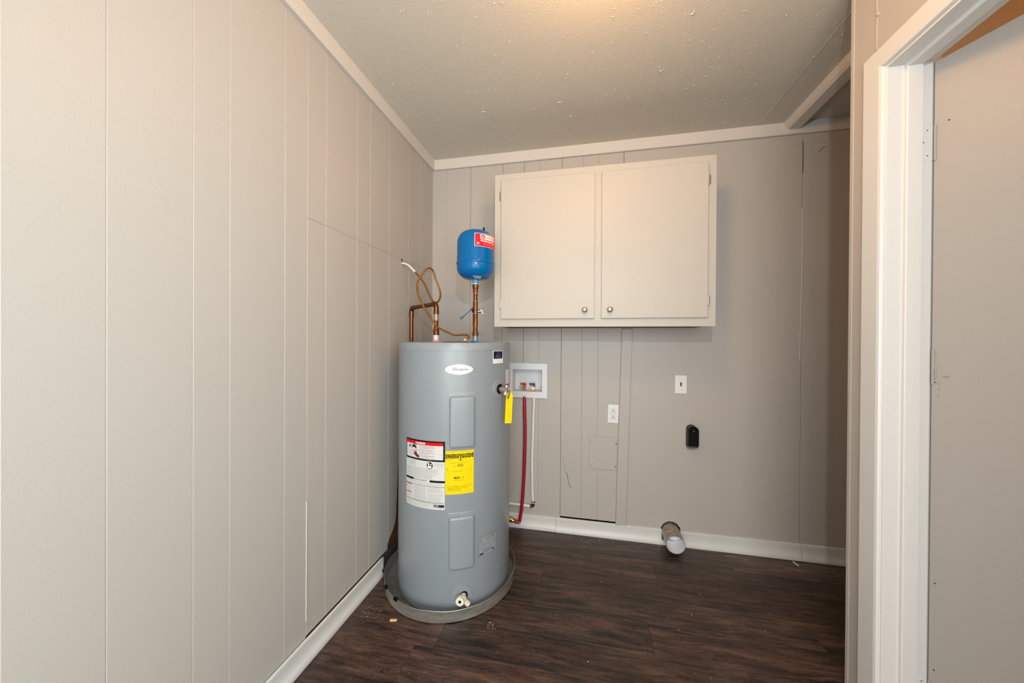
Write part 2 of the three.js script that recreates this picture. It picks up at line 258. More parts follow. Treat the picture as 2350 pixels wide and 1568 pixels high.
// ------------------------------------------------------------------ door frame and the door standing ajar
{
  const f = struct('trim_2', 'white painted door frame with casing, jambs and stops');
  const cx = 1.8795, m = M.doorTrim, yi = 2.038, yo = 2.099;
  const cas = [[PX + 0.001, 0.918], [cx + 0.002, 0.918], [cx, 0.921], [cx, 0.978], [cx + 0.002, 0.985], [cx + 0.007, 0.987], [PX + 0.001, 0.9875]];
  const mitre = (g, leg) => { const p = g.attributes.position, k = (yo - yi) / 0.0695; for (let i = 0; i < p.count; i++) { const y = p.getY(i), z = p.getZ(i), zz = z < 1.35 ? z : DZ0 + DZ1 - z; if (leg) { if (y > 1) p.setY(i, yi + (0.9875 - zz) * k); } else { const e = 0.9875 - (y - yi) / k; p.setZ(i, z < 1.35 ? e : DZ0 + DZ1 - e); } } return g; };
  mesh('casing', mitre(alongY(cas, 0.002, yo - 0.03), true), m, f);
  const far = DZ0 + DZ1; mesh('casing', mitre(alongY(cas.map(([x, z]) => [x, far - z]).reverse(), 0.002, yo - 0.03), true), m, f).name = 'casing_001';
  mesh('head_casing', mitre(alongZ([[PX + 0.001, yo], [cx + 0.002, yo], [cx, yo - 0.003], [cx, yi + 0.008], [cx + 0.002, yi + 0.001], [cx + 0.007, yi - 0.001], [PX + 0.001, yi - 0.0015]].reverse(), 0.918, far - 0.918), false), m, f);
  mesh('jamb', cbox(PX - 0.001, PX2 + 0.002, 0.002, DH, DZ0 - 0.018, DZ0), m, f); mesh('jamb', cbox(PX - 0.001, PX2 + 0.002, 0.002, DH, DZ1, DZ1 + 0.018), m, f).name = 'jamb_001';
  mesh('head_jamb', cbox(PX - 0.001, PX2 + 0.002, DH, DH + 0.018, DZ0 - 0.018, DZ1 + 0.018), m, f);
  mesh('added_gap_wedge', alongY([[2.0022, 0.931], [2.0022, 0.9905], [2.034, 0.975], [2.034, 0.931]], 0.002, DH + 0.05), m, f);  // added wedge behind the hinge gap, keeps closet light from showing through
  const st = [[1.933, DZ0], [1.933, DZ0 + 0.0085], [1.9355, DZ0 + 0.011], [1.970, DZ0 + 0.011], [1.970, DZ0]];
  mesh('door_stop', alongY(st, 0.002, DH - 0.0002), m, f); mesh('door_stop', alongY(st.map(([x, z]) => [x, far - z]).reverse(), 0.002, DH - 0.0002), m, f).name = 'door_stop_001';
  mesh('head_stop', alongZ([[1.9335, DH], [1.9335, DH - 0.0085], [1.9355, DH - 0.011], [1.970, DH - 0.011], [1.970, DH]], DZ0 + 0.001, DZ1), m, f);
  for (const [i, y0, y1] of [[0, 1.743, 1.842], [1, 0.146, 0.246]]) {   // painted-over hinge leaves let into the jamb
    const s = new THREE.Shape(); s.moveTo(1.9735, y0 + 0.014); s.quadraticCurveTo(1.9735, y0, 1.9875, y0); s.lineTo(2.0015, y0); s.lineTo(2.0015, y1); s.lineTo(1.9875, y1); s.quadraticCurveTo(1.9735, y1, 1.9735, y1 - 0.014); s.closePath();
    const h = mesh('hinge_leaf', ext(s, 0.0016, 0.0004).translate(0, 0, DZ0 - 0.0004), m, f); if (i) h.name = 'hinge_leaf_001';
    for (const [k, hx, hy] of [[0, 1.9885, y1 - 0.010], [1, 1.9795, (y0 + y1) / 2 + 0.005], [2, 1.9885, y0 + 0.016]]) { const q = mesh('screw_hole', new THREE.CylinderGeometry(0.0016, 0.0016, 0.0006, 10).rotateX(Math.PI / 2).translate(hx, hy, DZ0 + 0.0014), M.dark, h); if (k) q.name = 'screw_hole_00' + k; }
  }
}
{
  const d = struct('door_1'); d.position.set(2.0035, 0, 0.9932); d.rotation.y = -64.3 * Math.PI / 180; d.userData.label = 'plain painted door standing ajar in the white frame';
  mesh('door_slab', cbox(0, 0.74, 0.012, 2.026, -0.035, 0, 0.0012), M.door, d);
  const r = rng(21);
  for (const [i, y0, y1] of [[0, 1.743, 1.842], [1, 1.10, 1.20], [2, 0.146, 0.246]]) { const g = [rod([0.0035, y0, 0.0006], [0.0035, y1, 0.0006], 0.0034, 0.0034, 12)]; for (let k = 0; k < 4; k++) g.push(rod([0.0035, y0 + (k + 1) * 0.0198 - 0.0006, 0.0006], [0.0035, y0 + (k + 1) * 0.0198 + 0.0006, 0.0006], 0.0038, 0.0038, 12)); const h = mesh('hinge_knuckle', g, M.door, d); if (i) h.name = 'hinge_knuckle_00' + i; }
  const lumps = []; for (let i = 0; i < 14; i++) lumps.push(ball([0.003 + 0.016 * r(), 1.06 + 0.14 * r(), 0], 0.0028 * (0.4 + r()), 1, 1.5, 0.35, 8)); lumps.push(tube([[0.004, 1.16, 0], [0.008, 1.145, 0.001], [0.009, 1.125, 0.001], [0.006, 1.115, 0]], 0.0022, 16, 6)); lumps.push(tube([[0.024, 1.126, 0], [0.03, 1.124, 0.001], [0.036, 1.127, 0]], 0.0016, 10, 6));
  mesh('paint_drip', lumps, M.door, d);
  const holes = []; for (const [x, y] of [[0.0075, 1.106], [0.012, 0.531], [0.012, 0.282], [0.030, 1.842]]) holes.push(new THREE.CylinderGeometry(0.0022, 0.0022, 0.0008, 10).scale(1, 1, 0.8).rotateX(Math.PI / 2).translate(x, y, 0.0002)); mesh('screw_hole', holes, M.dark, d);
}
// ------------------------------------------------------------------ ceiling trims, beam, batten, baseboards
{
  const l = struct('trim_3', 'painted flat crown strip along the top of the left wall');
  mesh('crown_strip', alongZ([[0.0005, H], [0.0005, 2.374], [0.017, 2.373], [0.0205, 2.376], [0.0205, H]], 0.0, 4.2), M.crown, l);
  const b = struct('trim_4', 'painted flat crown strip along the top of the back wall');
  mesh('crown_strip', alongX([[0.0005, H], [0.0005, 2.374], [0.016, 2.373], [0.0195, 2.376], [0.0195, H]], 0.0205, 3.3), M.crown, b);
  const nails = []; for (const [x, y] of [[0.885, 2.413], [0.888, 2.403], [0.8865, 2.393], [2.226, 2.395], [2.227, 2.386]]) nails.push(ball([x, y, 0.0194], 0.0013, 1, 1, 0.4, 8)); mesh('nail_hole', nails, M.dusty, b);
  const q = struct('trim_5', 'narrow painted ceiling beam running out from the back wall');
  mesh('beam_face', alongZ([[2.178, 2.397], [2.188, 2.4005], [2.19, H], [2.118, H], [2.122, 2.4055], [2.127, 2.400]], 0.0005, 4.19), M.crown, q);
  mesh('beam_cove', alongZ([[2.106, H - 0.0005], [2.106, 2.434], [2.110, 2.420], [2.116, 2.410], [2.1215, 2.4055], [2.1215, H - 0.0005]].reverse(), 0.0005, 4.19), M.crown, q);
  const t = struct('trim_6', 'narrow painted batten leaning slightly over a wall joint under the cabinet');
  mesh('batten_strip', metric(ext(poly([[1.2198, 0.087], [1.2808, 0.092], [1.311, 1.291], [1.250, 1.291]]), 0.015, 0.0018).translate(0, 0, 0.0003)), M.wall, t);
  const n = []; for (const [px, y] of [[1.287, 1.202], [1.272, 1.083], [1.262, 0.77], [1.249, 0.195], [1.251, 0.44]]) n.push(ball([px, y, 0.0152], 0.0018, 1, 1, 0.35, 8)); mesh('nail_head', n, M.dusty, t);
  const sX = (...a) => smooth(alongX(...a)), sZ = (...a) => smooth(alongZ(...a));
  const bb = [[0.0005, 0.001], [0.017, 0.001], [0.0175, 0.006], [0.0165, 0.018], [0.012, 0.026], [0.008, 0.036], [0.007, 0.055], [0.0078, 0.074], [0.0095, 0.083], [0.0088, 0.089], [0.006, 0.091], [0.0005, 0.091]];
  const B = struct('baseboard_back');
  mesh('baseboard_board', [sX(bb, 0.01, 0.853), sX(bb, 0.8545, 1.4865).scale(1, 1, 1.06)], M.trim, B);
  mesh('baseboard_board', [sX([[0.0005, 0.001], [0.017, 0.001], [0.0175, 0.006], [0.0165, 0.018], [0.012, 0.026], [0.0005, 0.0275]], 1.487, 1.590)], M.trim, B).name = 'baseboard_board_001';
  mesh('baseboard_board', sX(bb, 1.5905, 2.2145), M.trim, B).name = 'baseboard_board_002'; mesh('baseboard_board', sX(bb, 2.2165, 3.3), M.trim, B).name = 'baseboard_board_003';
  mesh('bare_notch', cbox(1.487, 1.5905, 0.0275, 0.095, -0.013, 0.0015, 0.0003), M.brown, B).visible = true;
  const Lb = struct('baseboard_left'), lb = bb.map(([a, y]) => [a + 0.0045, y]);
  mesh('baseboard_board', sZ([[0.0005, 0.001], ...lb.slice(1, 11), [0.0048, 0.091], [0.0045, 0.02]].reverse(), 0.617, 4.19), M.trim, Lb);
  mesh('baseboard_board', sZ([[0.0005, 0.001], ...bb.slice(1, 11), [0.0005, 0.091]].reverse(), 0.018, 0.6165), M.darkWood, Lb).name = 'baseboard_board_001';
  mesh('paint_end', [cbox(0.0045, 0.0125, 0.03, 0.09, 0.598, 0.6175, 0.002)], M.trim, Lb);
}
// ------------------------------------------------------------------ drain pan
const TX = 0.368, TZ = 0.508, TR = 0.283;
{
  const t = thing('drain_pan', 'round shallow galvanized metal pan on the floor under the grey water heater', 'pan', [0.352, 0, 0.514]);
  const R = 0.327;
  const shell = latheCr([[0, 0.0012], [R - 0.004, 0.0012], [R, 0.004], [R + 0.0045, 0.053], [R + 0.006, 0.0565], [R + 0.0045, 0.0585], [R + 0.0028, 0.0565], [R + 0.0025, 0.053], [R - 0.002, 0.006], [R - 0.008, 0.0032], [0, 0.0032]].reverse(), 128, 0.5);
  const wob = g => { const p = g.attributes.position; for (let i = 0; i < p.count; i++) { const x = p.getX(i), y = p.getY(i), z = p.getZ(i), a = Math.atan2(x, z), k = y / 0.055, d = 1 + k * 0.006 * Math.sin(3 * a + 0.5); p.setX(i, x * d); p.setZ(i, z * d); p.setY(i, y + (y > 0.03 ? 0.0016 * Math.sin(5 * a + 1) + 0.0009 * Math.sin(13 * a) : 0)); } g.computeVertexNormals(); return g; };
  part('pan_shell', toCreasedNormals(wob(shell), 0.6), M.galv, t);
  for (const a of [-44, -26.5]) { const th = a * Math.PI / 180; part('rim_clip', new RoundedBoxGeometry(0.022, 0.012, 0.011, 1, 0.0015).rotateY(th).translate((R + 0.004) * Math.sin(th), 0.0565, (R + 0.004) * Math.cos(th)), M.black, t); }
}
// ------------------------------------------------------------------ water heater
function patch(r, a0, a1, y0, y1, seg = 24) { const g = new THREE.CylinderGeometry(r, r, y1 - y0, seg, 1, true, a0 * Math.PI / 180, (a1 - a0) * Math.PI / 180); return g.translate(0, (y0 + y1) / 2, 0); }
function boss(r, a0, a1, y0, y1, cr, edge, proud, nx = 44, ny = 60, arc = 0) {      // raised panel with soft rounded edges that follows the curve of the tank
  const w = (a1 - a0) * Math.PI / 180 * r, h = y1 - y0, g = new THREE.PlaneGeometry(w, h, nx, ny), p = g.attributes.position, am = (a0 + a1) / 2 * Math.PI / 180;
  for (let i = 0; i < p.count; i++) { const x = p.getX(i), y = p.getY(i), qx = Math.abs(x) - w / 2 + cr, qy = Math.abs(y) - h / 2 + cr, sd = -(Math.hypot(Math.max(qx, 0), Math.max(qy, 0)) + Math.min(Math.max(qx, qy), 0) - cr), t = Math.min(1, Math.max(0, sd / edge)), k = Math.sqrt(1 - (1 - t) ** 2) - (sd <= 0 ? 0.2 : 0), a = am + x / r, rr = r + k * proud + arc * (1 - (2 * x / w) ** 2) * t; p.setXYZ(i, rr * Math.sin(a), (y0 + y1) / 2 + y, rr * Math.cos(a)); }
  g.computeVertexNormals(); return g;
}
function disc(r, a, y, rad, proud = 0.0012) {                                        // flat rosette wrapped on the tank
  const g = new THREE.CircleGeometry(rad, 40), f = new THREE.RingGeometry(rad * 0.999, rad + 0.002, 40), out = []; const am = a * Math.PI / 180;
  for (const [q, hi, lo] of [[g, proud, proud], [f, proud, -0.001]]) { const p = q.attributes.position; for (let i = 0; i < p.count; i++) { const x = p.getX(i), yy = p.getY(i), d = Math.hypot(x, yy), rr = r + (d > rad * 1.0005 ? lo : hi), t = am + x / r; p.setXYZ(i, rr * Math.sin(t), y + yy, rr * Math.cos(t)); } q.computeVertexNormals(); out.push(q); }
  return join(out);
}
const scribble = (x, r, x0, y, w, size, col = '#555', dens = 0.75) => { x.fillStyle = col; let u = x0; while (u < x0 + w) { const l = size * (0.6 + 2.4 * r()); x.globalAlpha = 0.55 + 0.4 * r(); for (let v = u; v < Math.min(u + l, x0 + w); v += size * 0.42) x.fillRect(v, y + size * 0.12 * r(), size * 0.26, size * (0.55 + 0.35 * r())); u += l + size * 0.55; } x.globalAlpha = 1; };
{
  const t = thing('water_heater', 'tall grey cylindrical water heater with white and yellow labels standing in a metal pan', 'water heater', [TX, 0.0034, TZ]);
  const o = -0.0034;                                                                // heights below are above the floor
  const body = latheCr([[0, 0.008], [TR - 0.012, 0.008], [TR - 0.004, 0.010], [TR - 0.003, 0.034], [TR - 0.0005, 0.037], [TR, 0.040], [TR, 1.176], [TR - 0.002, 1.179], [0.2, 1.179]].map(([a, b]) => [a, b - 0.004]), 160, 0.5);
  part('tank_body', body.translate(0, o, 0).translate(0, 0.0, 0), M.tank, t);
  const lid = part('lid', latheCr([[TR - 0.004, 1.171], [TR + 0.0018, 1.1715], [TR + 0.0024, 1.174], [TR + 0.0018, 1.1765], [TR + 0.0013, 1.178], [TR + 0.0013, 1.200], [TR - 0.001, 1.2055], [TR - 0.006, 1.2075], [TR - 0.03, 1.2080], [0, 1.2085]], 160, 0.5).translate(0, o, 0), M.tank, t);
  for (const a of [-42.1, 21.3, 83.6, 147, 210, 265]) { const th = a * Math.PI / 180; part('lid_screw', [ball([0, 0, 0], 0.0042, 1, 1, 0.5, 12).rotateY(th).translate((TR + 0.0012) * Math.sin(th), 1.190 + o, (TR + 0.0012) * Math.cos(th))], M.screw, lid); }
  part('junction_cover', new RoundedBoxGeometry(0.15, 0.002, 0.09, 2, 0.0009).rotateY(0.45).translate(0.075, 1.2090 + o, 0.15), M.black, t);
  for (const [y0, y1] of [[0.7395, 0.9700], [0.2010, 0.4375]]) {
    const p = part('access_panel', join([boss(TR, 15.2, 38.6, y0, y1, 0.014, 0.013, 0.0125, 48, 90), boss(TR, 13.9, 39.9, y0 - 0.005, y1 + 0.016, 0.003, 0.0015, 0.0009, 60, 120)]).translate(0, o, 0), M.tank, t);
    const th = 27.2 * Math.PI / 180; part('panel_screw', ball([0, 0, 0], 0.0038, 1, 1, 0.6, 12).rotateY(th).translate((TR + 0.001) * Math.sin(th), y1 + 0.0065 + o, (TR + 0.001) * Math.cos(th)), M.screw, p);
  }
  // logo badge
  const badge = canvasTex(512, 256, (x, w, h) => { x.fillStyle = '#cfd1d2'; x.fillRect(0, 0, w, h); x.strokeStyle = '#a9abad'; x.lineWidth = 3; x.beginPath(); x.ellipse(296, 150, 52, 30, -0.5, 0.5, 4.2); x.stroke(); x.fillStyle = '#111'; x.font = '500 76px sans-serif'; x.textBaseline = 'alphabetic'; x.save(); x.translate(132, 152); x.scale(0.84, 1); x.fillText('Whirlpool', 0, 0); x.restore(); x.fillStyle = '#555'; x.font = 'bold 22px sans-serif'; x.fillText('ENERGY', 130, 86); });
  { const g = new THREE.RingGeometry(0.002, 1, 48, 14), p = g.attributes.position, uv = g.attributes.uv, am = 24 * Math.PI / 180; for (let i = 0; i < p.count; i++) { const x = p.getX(i) * 0.0625, y = p.getY(i) * 0.0235 * Math.pow(Math.max(0, 1 - 0.12 * Math.abs(p.getX(i))), 1), a = am + x / TR; p.setXYZ(i, (TR + 0.0008) * Math.sin(a), 1.088 + y + o, (TR + 0.0008) * Math.cos(a)); } g.computeVertexNormals(); part('logo_badge', g, phy({ map: badge, roughness: 0.35, specularIntensity: 0.5 }), t).userData.label = 'pale oval maker badge'; }
  // danger label
  const danger = canvasTex(840, 1176, (x, w, h) => {
    const r = rng(42); x.fillStyle = '#c9c9c7'; x.fillRect(0, 0, w, h);
    x.fillStyle = '#0c0a0a'; x.fillRect(0, 0, w, 352); x.fillStyle = '#c9c9c7'; x.fillRect(16, 30, w - 48, 292); x.fillStyle = '#cf0a14'; x.fillRect(14, 26, w - 46, 54);
    x.fillStyle = '#fff'; x.font = 'bold 42px sans-serif'; x.textAlign = 'left'; x.fillText('DANGER', 300, 68); x.beginPath(); x.moveTo(250, 68); x.lineTo(272, 32); x.lineTo(294, 68); x.fill(); x.fillStyle = '#cf0a14'; x.fillRect(269, 44, 6, 12); x.fillRect(269, 59, 6, 5);
    x.strokeStyle = '#333'; x.lineWidth = 3; x.beginPath(); x.moveTo(346, 84); x.lineTo(346, 318); x.stroke();
    // tap, water and hand
    x.fillStyle = '#0b0b0b'; x.beginPath(); x.ellipse(100, 130, 12, 34, 0, 0, 7); x.fill(); x.lineWidth = 6; x.strokeStyle = '#0b0b0b'; for (const q of [124, 138]) { x.beginPath(); x.ellipse(q, 130, 9, 26, 0, -1.3, 1.3); x.stroke(); }
    x.beginPath(); x.ellipse(176, 130, 14, 32, 0, 0, 7); x.stroke(); x.beginPath(); x.moveTo(170, 112); x.lineTo(200, 108); x.lineTo(212, 78); x.lineTo(228, 78); x.lineTo(238, 106); x.lineTo(268, 118); x.lineTo(278, 150); x.lineTo(256, 160); x.lineTo(240, 140); x.lineTo(176, 142); x.fill(); for (const q of [-0.6, -0.25, 0.1]) { x.beginPath(); x.moveTo(250, 100); x.lineTo(250 + 46 * Math.cos(q - 0.7), 100 + 46 * Math.sin(q - 0.7)); x.stroke(); }
    x.strokeStyle = '#d9606a'; x.lineWidth = 4; for (let i = 0; i < 5; i++) { x.beginPath(); x.moveTo(240 + 12 * i, 168); x.lineTo(234 + 14 * i, 206); x.stroke(); } x.strokeStyle = '#555'; x.lineWidth = 3; x.beginPath(); x.moveTo(80, 218); x.lineTo(330, 176); x.moveTo(100, 234); x.lineTo(240, 212); x.moveTo(100, 234); x.lineTo(170, 320); x.stroke();
    x.fillStyle = '#8e0f22'; x.beginPath(); x.moveTo(338, 316); x.lineTo(258, 290); x.lineTo(236, 268); x.lineTo(200, 262); x.lineTo(202, 254); x.lineTo(240, 254); x.lineTo(206, 226); x.lineTo(212, 220); x.lineTo(252, 244); x.lineTo(230, 206); x.lineTo(240, 204); x.lineTo(268, 240); x.lineTo(262, 206); x.lineTo(272, 206); x.lineTo(288, 250); x.lineTo(338, 274); x.fill(); x.strokeStyle = '#120507'; x.lineWidth = 5; x.stroke();
    let y = 92; for (const n of [3, 2, 2, 2, 2]) { for (let k = 0; k < n; k++, y += 20) { scribble(x, r, 364, y, (k === n - 1 ? 0.5 + 0.4 * r() : 0.92) * 310, 13, k % 2 ? '#4a4f70' : '#4b4b4b'); if (r() < 0.4) scribble(x, r, 500, y, 110, 13, '#c9773a'); } y += 9; }
    scribble(x, r, 22, 372, 50, 14, '#222'); for (let k = 0; k < 6; k++) { scribble(x, r, 76, 372 + 15 * k, 22, 9); scribble(x, r, 116, 372 + 15 * k, 120 + 60 * r(), 9); }
    x.fillStyle = '#0b0b0b'; x.beginPath(); x.arc(560, 424, 58, 0, 7); x.fill(); x.fillStyle = '#e4e4e2'; x.beginPath(); x.arc(540, 398, 17, 0, 7); x.fill(); x.beginPath(); x.moveTo(520, 424); x.quadraticCurveTo(538, 408, 556, 436); x.lineTo(572, 424); x.lineTo(598, 442); x.quadraticCurveTo(596, 470, 560, 472); x.quadraticCurveTo(522, 470, 518, 444); x.fill(); x.beginPath(); x.moveTo(566, 400); x.lineTo(592, 392); x.lineTo(602, 420); x.lineTo(578, 420); x.fill();
    for (let k = 0; k < 5; k++) scribble(x, r, 644, 380 + 18 * k, 150 + 20 * r(), 11, k > 1 ? '#c9854a' : '#555');
    for (let k = 0; k < 13; k++) scribble(x, r, 20, 486 + 14.5 * k, k < 2 ? 700 : 560 + 230 * r(), 9, '#6d6d6d');
    x.fillStyle = '#0c0a0a'; x.fillRect(0, 678, w, 36); x.fillStyle = '#c9c9c7'; x.fillRect(206, 676, 352, 40); x.fillStyle = '#222'; x.font = 'bold 26px sans-serif'; x.save(); x.translate(210, 706); x.scale(0.86, 1); x.fillText('IMPORTANT – IMPORTANTE', 0, 0); x.restore();
    scribble(x, r, 20, 728, 780, 9, '#777'); scribble(x, r, 20, 746, 760, 9, '#777'); scribble(x, r, 300, 762, 480, 9, '#777'); x.fillStyle = '#111'; x.fillRect(0, 784, w, 6);
    x.fillStyle = '#cd4f2c'; x.fillRect(10, 796, 150, 22); x.fillRect(10, 938, 150, 22); x.fillStyle = '#222'; x.fillRect(24, 838, 14, 34);
    for (let k = 0; k < 7; k++) scribble(x, r, k < 4 ? 52 : 16, 830 + 14 * k, k < 4 ? 110 : 140, 8, '#777'); for (let k = 0; k < 6; k++) scribble(x, r, 16, 970 + 14 * k, 148, 8, '#777');
    for (let k = 0; k < 18; k++) scribble(x, r, 206, 806 + 14.5 * k, 270 + 22 * r(), 9, '#707070'); for (let k = 0; k < 17; k++) if (k !== 6) scribble(x, r, 514, 806 + 15 * k, 240 + 60 * r(), 9, '#707070');
    x.fillStyle = '#111'; x.fillRect(0, 1060, w - 14, 7); for (let k = 0; k < 6; k++) scribble(x, r, 16, 1074 + 15 * k, k > 3 ? 560 : 640 + 130 * r(), 9, '#777');
    x.fillStyle = '#0a0a0a'; x.beginPath(); x.roundRect(640, 1092, 190, 44, 12); x.fill(); x.fillStyle = '#fff'; x.font = 'bold 28px sans-serif'; x.fillText('ELITE', 656, 1124); scribble(x, r, 740, 1106, 80, 16, '#888'); scribble(x, r, 736, 1150, 86, 12, '#333');
  });
  part('danger_label', patch(TR + 0.0006, -30.6, 11.8, 0.4675, 0.7695, 40).translate(0, o, 0), M.label(danger), t).userData.label = 'white warning label with red danger band';
  const energy = canvasTex(512, 736, (x, w, h) => {
    const r = rng(8); x.fillStyle = '#e8c900'; x.fillRect(0, 0, w, h); x.textAlign = 'center'; x.fillStyle = '#15110a';
    scribble(x, r, 16, 14, 190, 8, '#7a6a10'); scribble(x, r, 230, 14, 260, 8, '#7a6a10'); x.font = '900 92px sans-serif'; x.save(); x.translate(256, 122); x.scale(0.80, 1.0); x.lineWidth = 5; x.strokeStyle = '#15110a'; x.fillText('ENERGYGUIDE', 0, 0); x.strokeText('ENERGYGUIDE', 0, 0); x.restore();
    x.fillRect(262, 100, 18, 58); x.beginPath(); x.moveTo(240, 146); x.lineTo(302, 146); x.lineTo(271, 178); x.fill(); scribble(x, r, 16, 134, 190, 10, '#7a6a10'); scribble(x, r, 16, 154, 70, 10, '#7a6a10'); scribble(x, r, 320, 130, 60, 8, '#8a7a20'); scribble(x, r, 320, 150, 60, 8, '#8a7a20');
    x.font = '26px sans-serif'; x.fillText('Estimated Yearly Energy Cost', 246, 208); x.font = '900 66px sans-serif'; x.fillText('555', 264, 270); x.font = 'bold 42px sans-serif'; x.fillText('$', 152, 270);
    x.beginPath(); x.moveTo(22, 296); x.lineTo(46, 296); x.lineTo(34, 330); x.fill(); x.fillRect(36, 332, 480 - 36, 2); scribble(x, r, 28, 344, 40, 10, '#4a4008'); scribble(x, r, 130, 340, 190, 12, '#4a4008'); scribble(x, r, 440, 330, 40, 9, '#4a4008'); x.fillStyle = '#b59f10'; x.fillRect(10, 396, 480, 2); x.fillStyle = '#15110a';
    x.font = '900 50px sans-serif'; x.fillText('4622', 202, 474); x.font = 'bold 22px sans-serif'; x.fillText('kWh', 312, 462); scribble(x, r, 130, 494, 200, 11, '#4a4008');
    for (let k = 0; k < 5; k++) scribble(x, r, k ? 40 : 14, 594 + 19 * k, [470, 380, 350, 250, 250][k], 10, '#5a4d08'); scribble(x, r, 42, 636, 90, 13, '#1d1803'); scribble(x, r, 150, 590, 60, 13, '#1d1803');
  });
  part('energy_label', patch(TR + 0.0005, 12.2, 37.7, 0.5355, 0.728, 24).translate(0, o, 0), M.label(energy), t).userData.label = 'yellow energy label';
  const small = canvasTex(256, 200, (x, w, h) => { const r = rng(2); x.fillStyle = '#e9e9e9'; x.fillRect(0, 0, w, h); x.fillStyle = '#10152e'; x.fillRect(14, 8, w - 28, 122); for (const [y, a, b] of [[14, 30, 190], [44, 88, 76], [72, 70, 110], [92, 60, 130], [112, 34, 190]]) scribble(x, r, a, y, b, 11, '#c9cce0'); for (let k = 0; k < 3; k++) scribble(x, r, 24, 142 + 18 * k, 200, 9, '#777'); });
  part('notice_label', patch(TR + 0.0006, 57.9, 73.2, 1.1095, 1.170, 14).translate(0, o, 0), M.label(small), t).userData.label = 'small navy and white notice label';
  const rating = canvasTex(384, 320, (x, w, h) => { const r = rng(6); x.fillStyle = '#8b9195'; x.fillRect(0, 0, w, h); x.strokeStyle = '#2d2f31'; x.lineWidth = 8; x.strokeRect(0, 0, w, h); x.lineWidth = 6; x.beginPath(); x.arc(46, 46, 18, 0.5, 5.2); x.stroke(); x.beginPath(); x.arc(300, 40, 20, 0, 7); x.stroke(); x.font = 'bold 24px sans-serif'; x.fillStyle = '#2d2f31'; x.fillText('UL', 284, 49); scribble(x, r, 110, 28, 140, 12, '#333'); scribble(x, r, 110, 48, 140, 10, '#333'); for (const [y, a, b] of [[96, 30, 90], [92, 170, 90], [88, 290, 70], [140, 20, 30], [140, 70, 50], [140, 136, 34], [140, 190, 34], [140, 246, 40], [140, 310, 50], [190, 20, 30], [190, 80, 40], [190, 140, 40], [190, 210, 50], [180, 280, 30], [224, 70, 220], [246, 96, 180], [262, 120, 140]]) scribble(x, r, a, y, b, 16, '#3a3c3f'); x.fillStyle = '#2a2c2f'; x.fillRect(24, 272, 78, 28); x.fillRect(286, 262, 44, 26); });
  part('rating_plate', patch(TR + 0.0005, 42.6, 63.5, 0.2335, 0.321, 16).translate(0, o, 0), M.label(rating), t);
  const side = canvasTex(128, 320, (x, w, h) => { const r = rng(14); x.fillStyle = '#ddd9d4'; x.fillRect(0, 0, w, h); for (let k = 0; k < 11; k++) scribble(x, r, 12, 14 + 20 * k, 100, 10, '#9a6a60'); x.fillStyle = '#c23a3a'; x.fillRect(0, 252, w, 34); });
  part('side_label', patch(TR + 0.0006, 79.5, 91, 0.983, 1.072, 10).translate(0, o, 0), M.label(side), t);
  // drain valve low on the front
  { const a = 27.4, th = a * Math.PI / 180, dv = part('drain_valve', disc(TR, a, 0.079, 0.0455, 0.003).translate(0, o, 0), M.tank, t);
    const P = (d, s, y) => [(TR + d) * Math.sin(th) + s * Math.cos(th), y + o, (TR + d) * Math.cos(th) - s * Math.sin(th)];
    part('valve_port', rod(P(0, 0.008, 0.084), P(0.003, 0.008, 0.084), 0.0175), M.black, dv);
    part('valve_spout', join([rod(P(0.0, 0.007, 0.082), P(0.03, -0.006, 0.085), 0.0125), rod(P(0.020, 0.003, 0.080), P(0.0235, 0.022, 0.058), 0.0115, 0.0105), ball(P(0.022, 0.004, 0.081), 0.0135), rod(P(0.0225, 0.019, 0.0615), P(0.024, 0.0255, 0.0540), 0.0128, 0.0122)]), M.ivory, dv);
    part('valve_knob', join([rod(P(0.026, -0.008, 0.086), P(0.044, -0.015, 0.088), 0.0165, 0.018, 24), ...[...Array(8)].map((_, i) => { const u = i / 8 * 6.283, c = P(0.035, -0.0115 + 0.0162 * Math.cos(u), 0.087 + 0.0162 * Math.sin(u)); return ball(c, 0.0042, 1, 1, 1, 8); })]), M.ivory, dv);
    part('knob_screw', rod(P(0.044, -0.015, 0.088), P(0.0452, -0.0155, 0.0881), 0.006), M.black, dv); }
  // relief valve on the right flank with a hanging tag
  { const a = 67.5, th = a * Math.PI / 180, rv = part('relief_valve', disc(TR, a, 0.987, 0.0455, 0.003).translate(0, o, 0), M.tank, t);
    const P = (d, s, y) => [(TR + d) * Math.sin(th) + s * Math.cos(th), y + o, (TR + d) * Math.cos(th) - s * Math.sin(th)];
    part('valve_port', rod(P(0, 0, 0.9870), P(0.004, 0, 0.9870), 0.0235), M.black, rv);
    part('valve_body', join([rod(P(0, 0, 0.9870), P(0.026, 0, 0.9850), 0.0125), new THREE.CylinderGeometry(0.018, 0.018, 0.014, 6).rotateX(Math.PI / 2).rotateY(th).translate(...P(0.02, 0, 0.9850)), rod(P(0.026, 0, 0.9850), P(0.048, 0, 0.9840), 0.0165, 0.015), rod(P(0.040, 0, 0.9840), P(0.040, -0.012, 0.9600), 0.0125), rod(P(0.040, 0, 0.9790), P(0.040, 0.004, 1.0060), 0.0125, 0.010)]), M.nickel, rv);
    part('valve_lever', bar([P(0.036, -0.002, 0.9980), P(0.050, -0.004, 0.9970), P(0.062, -0.007, 0.9860), P(0.064, -0.012, 0.9660), P(0.060, -0.018, 0.9490)], 0.010, 0.0025), M.lever, rv);
    const yel = canvasTex(128, 512, (x, w, h) => { const r = rng(17); x.fillStyle = '#f0d800'; x.fillRect(0, 0, w, h); for (let k = 0; k < 25; k++) scribble(x, r, 16, 90 + 16 * k, 96, 9, '#8c7a08'); });
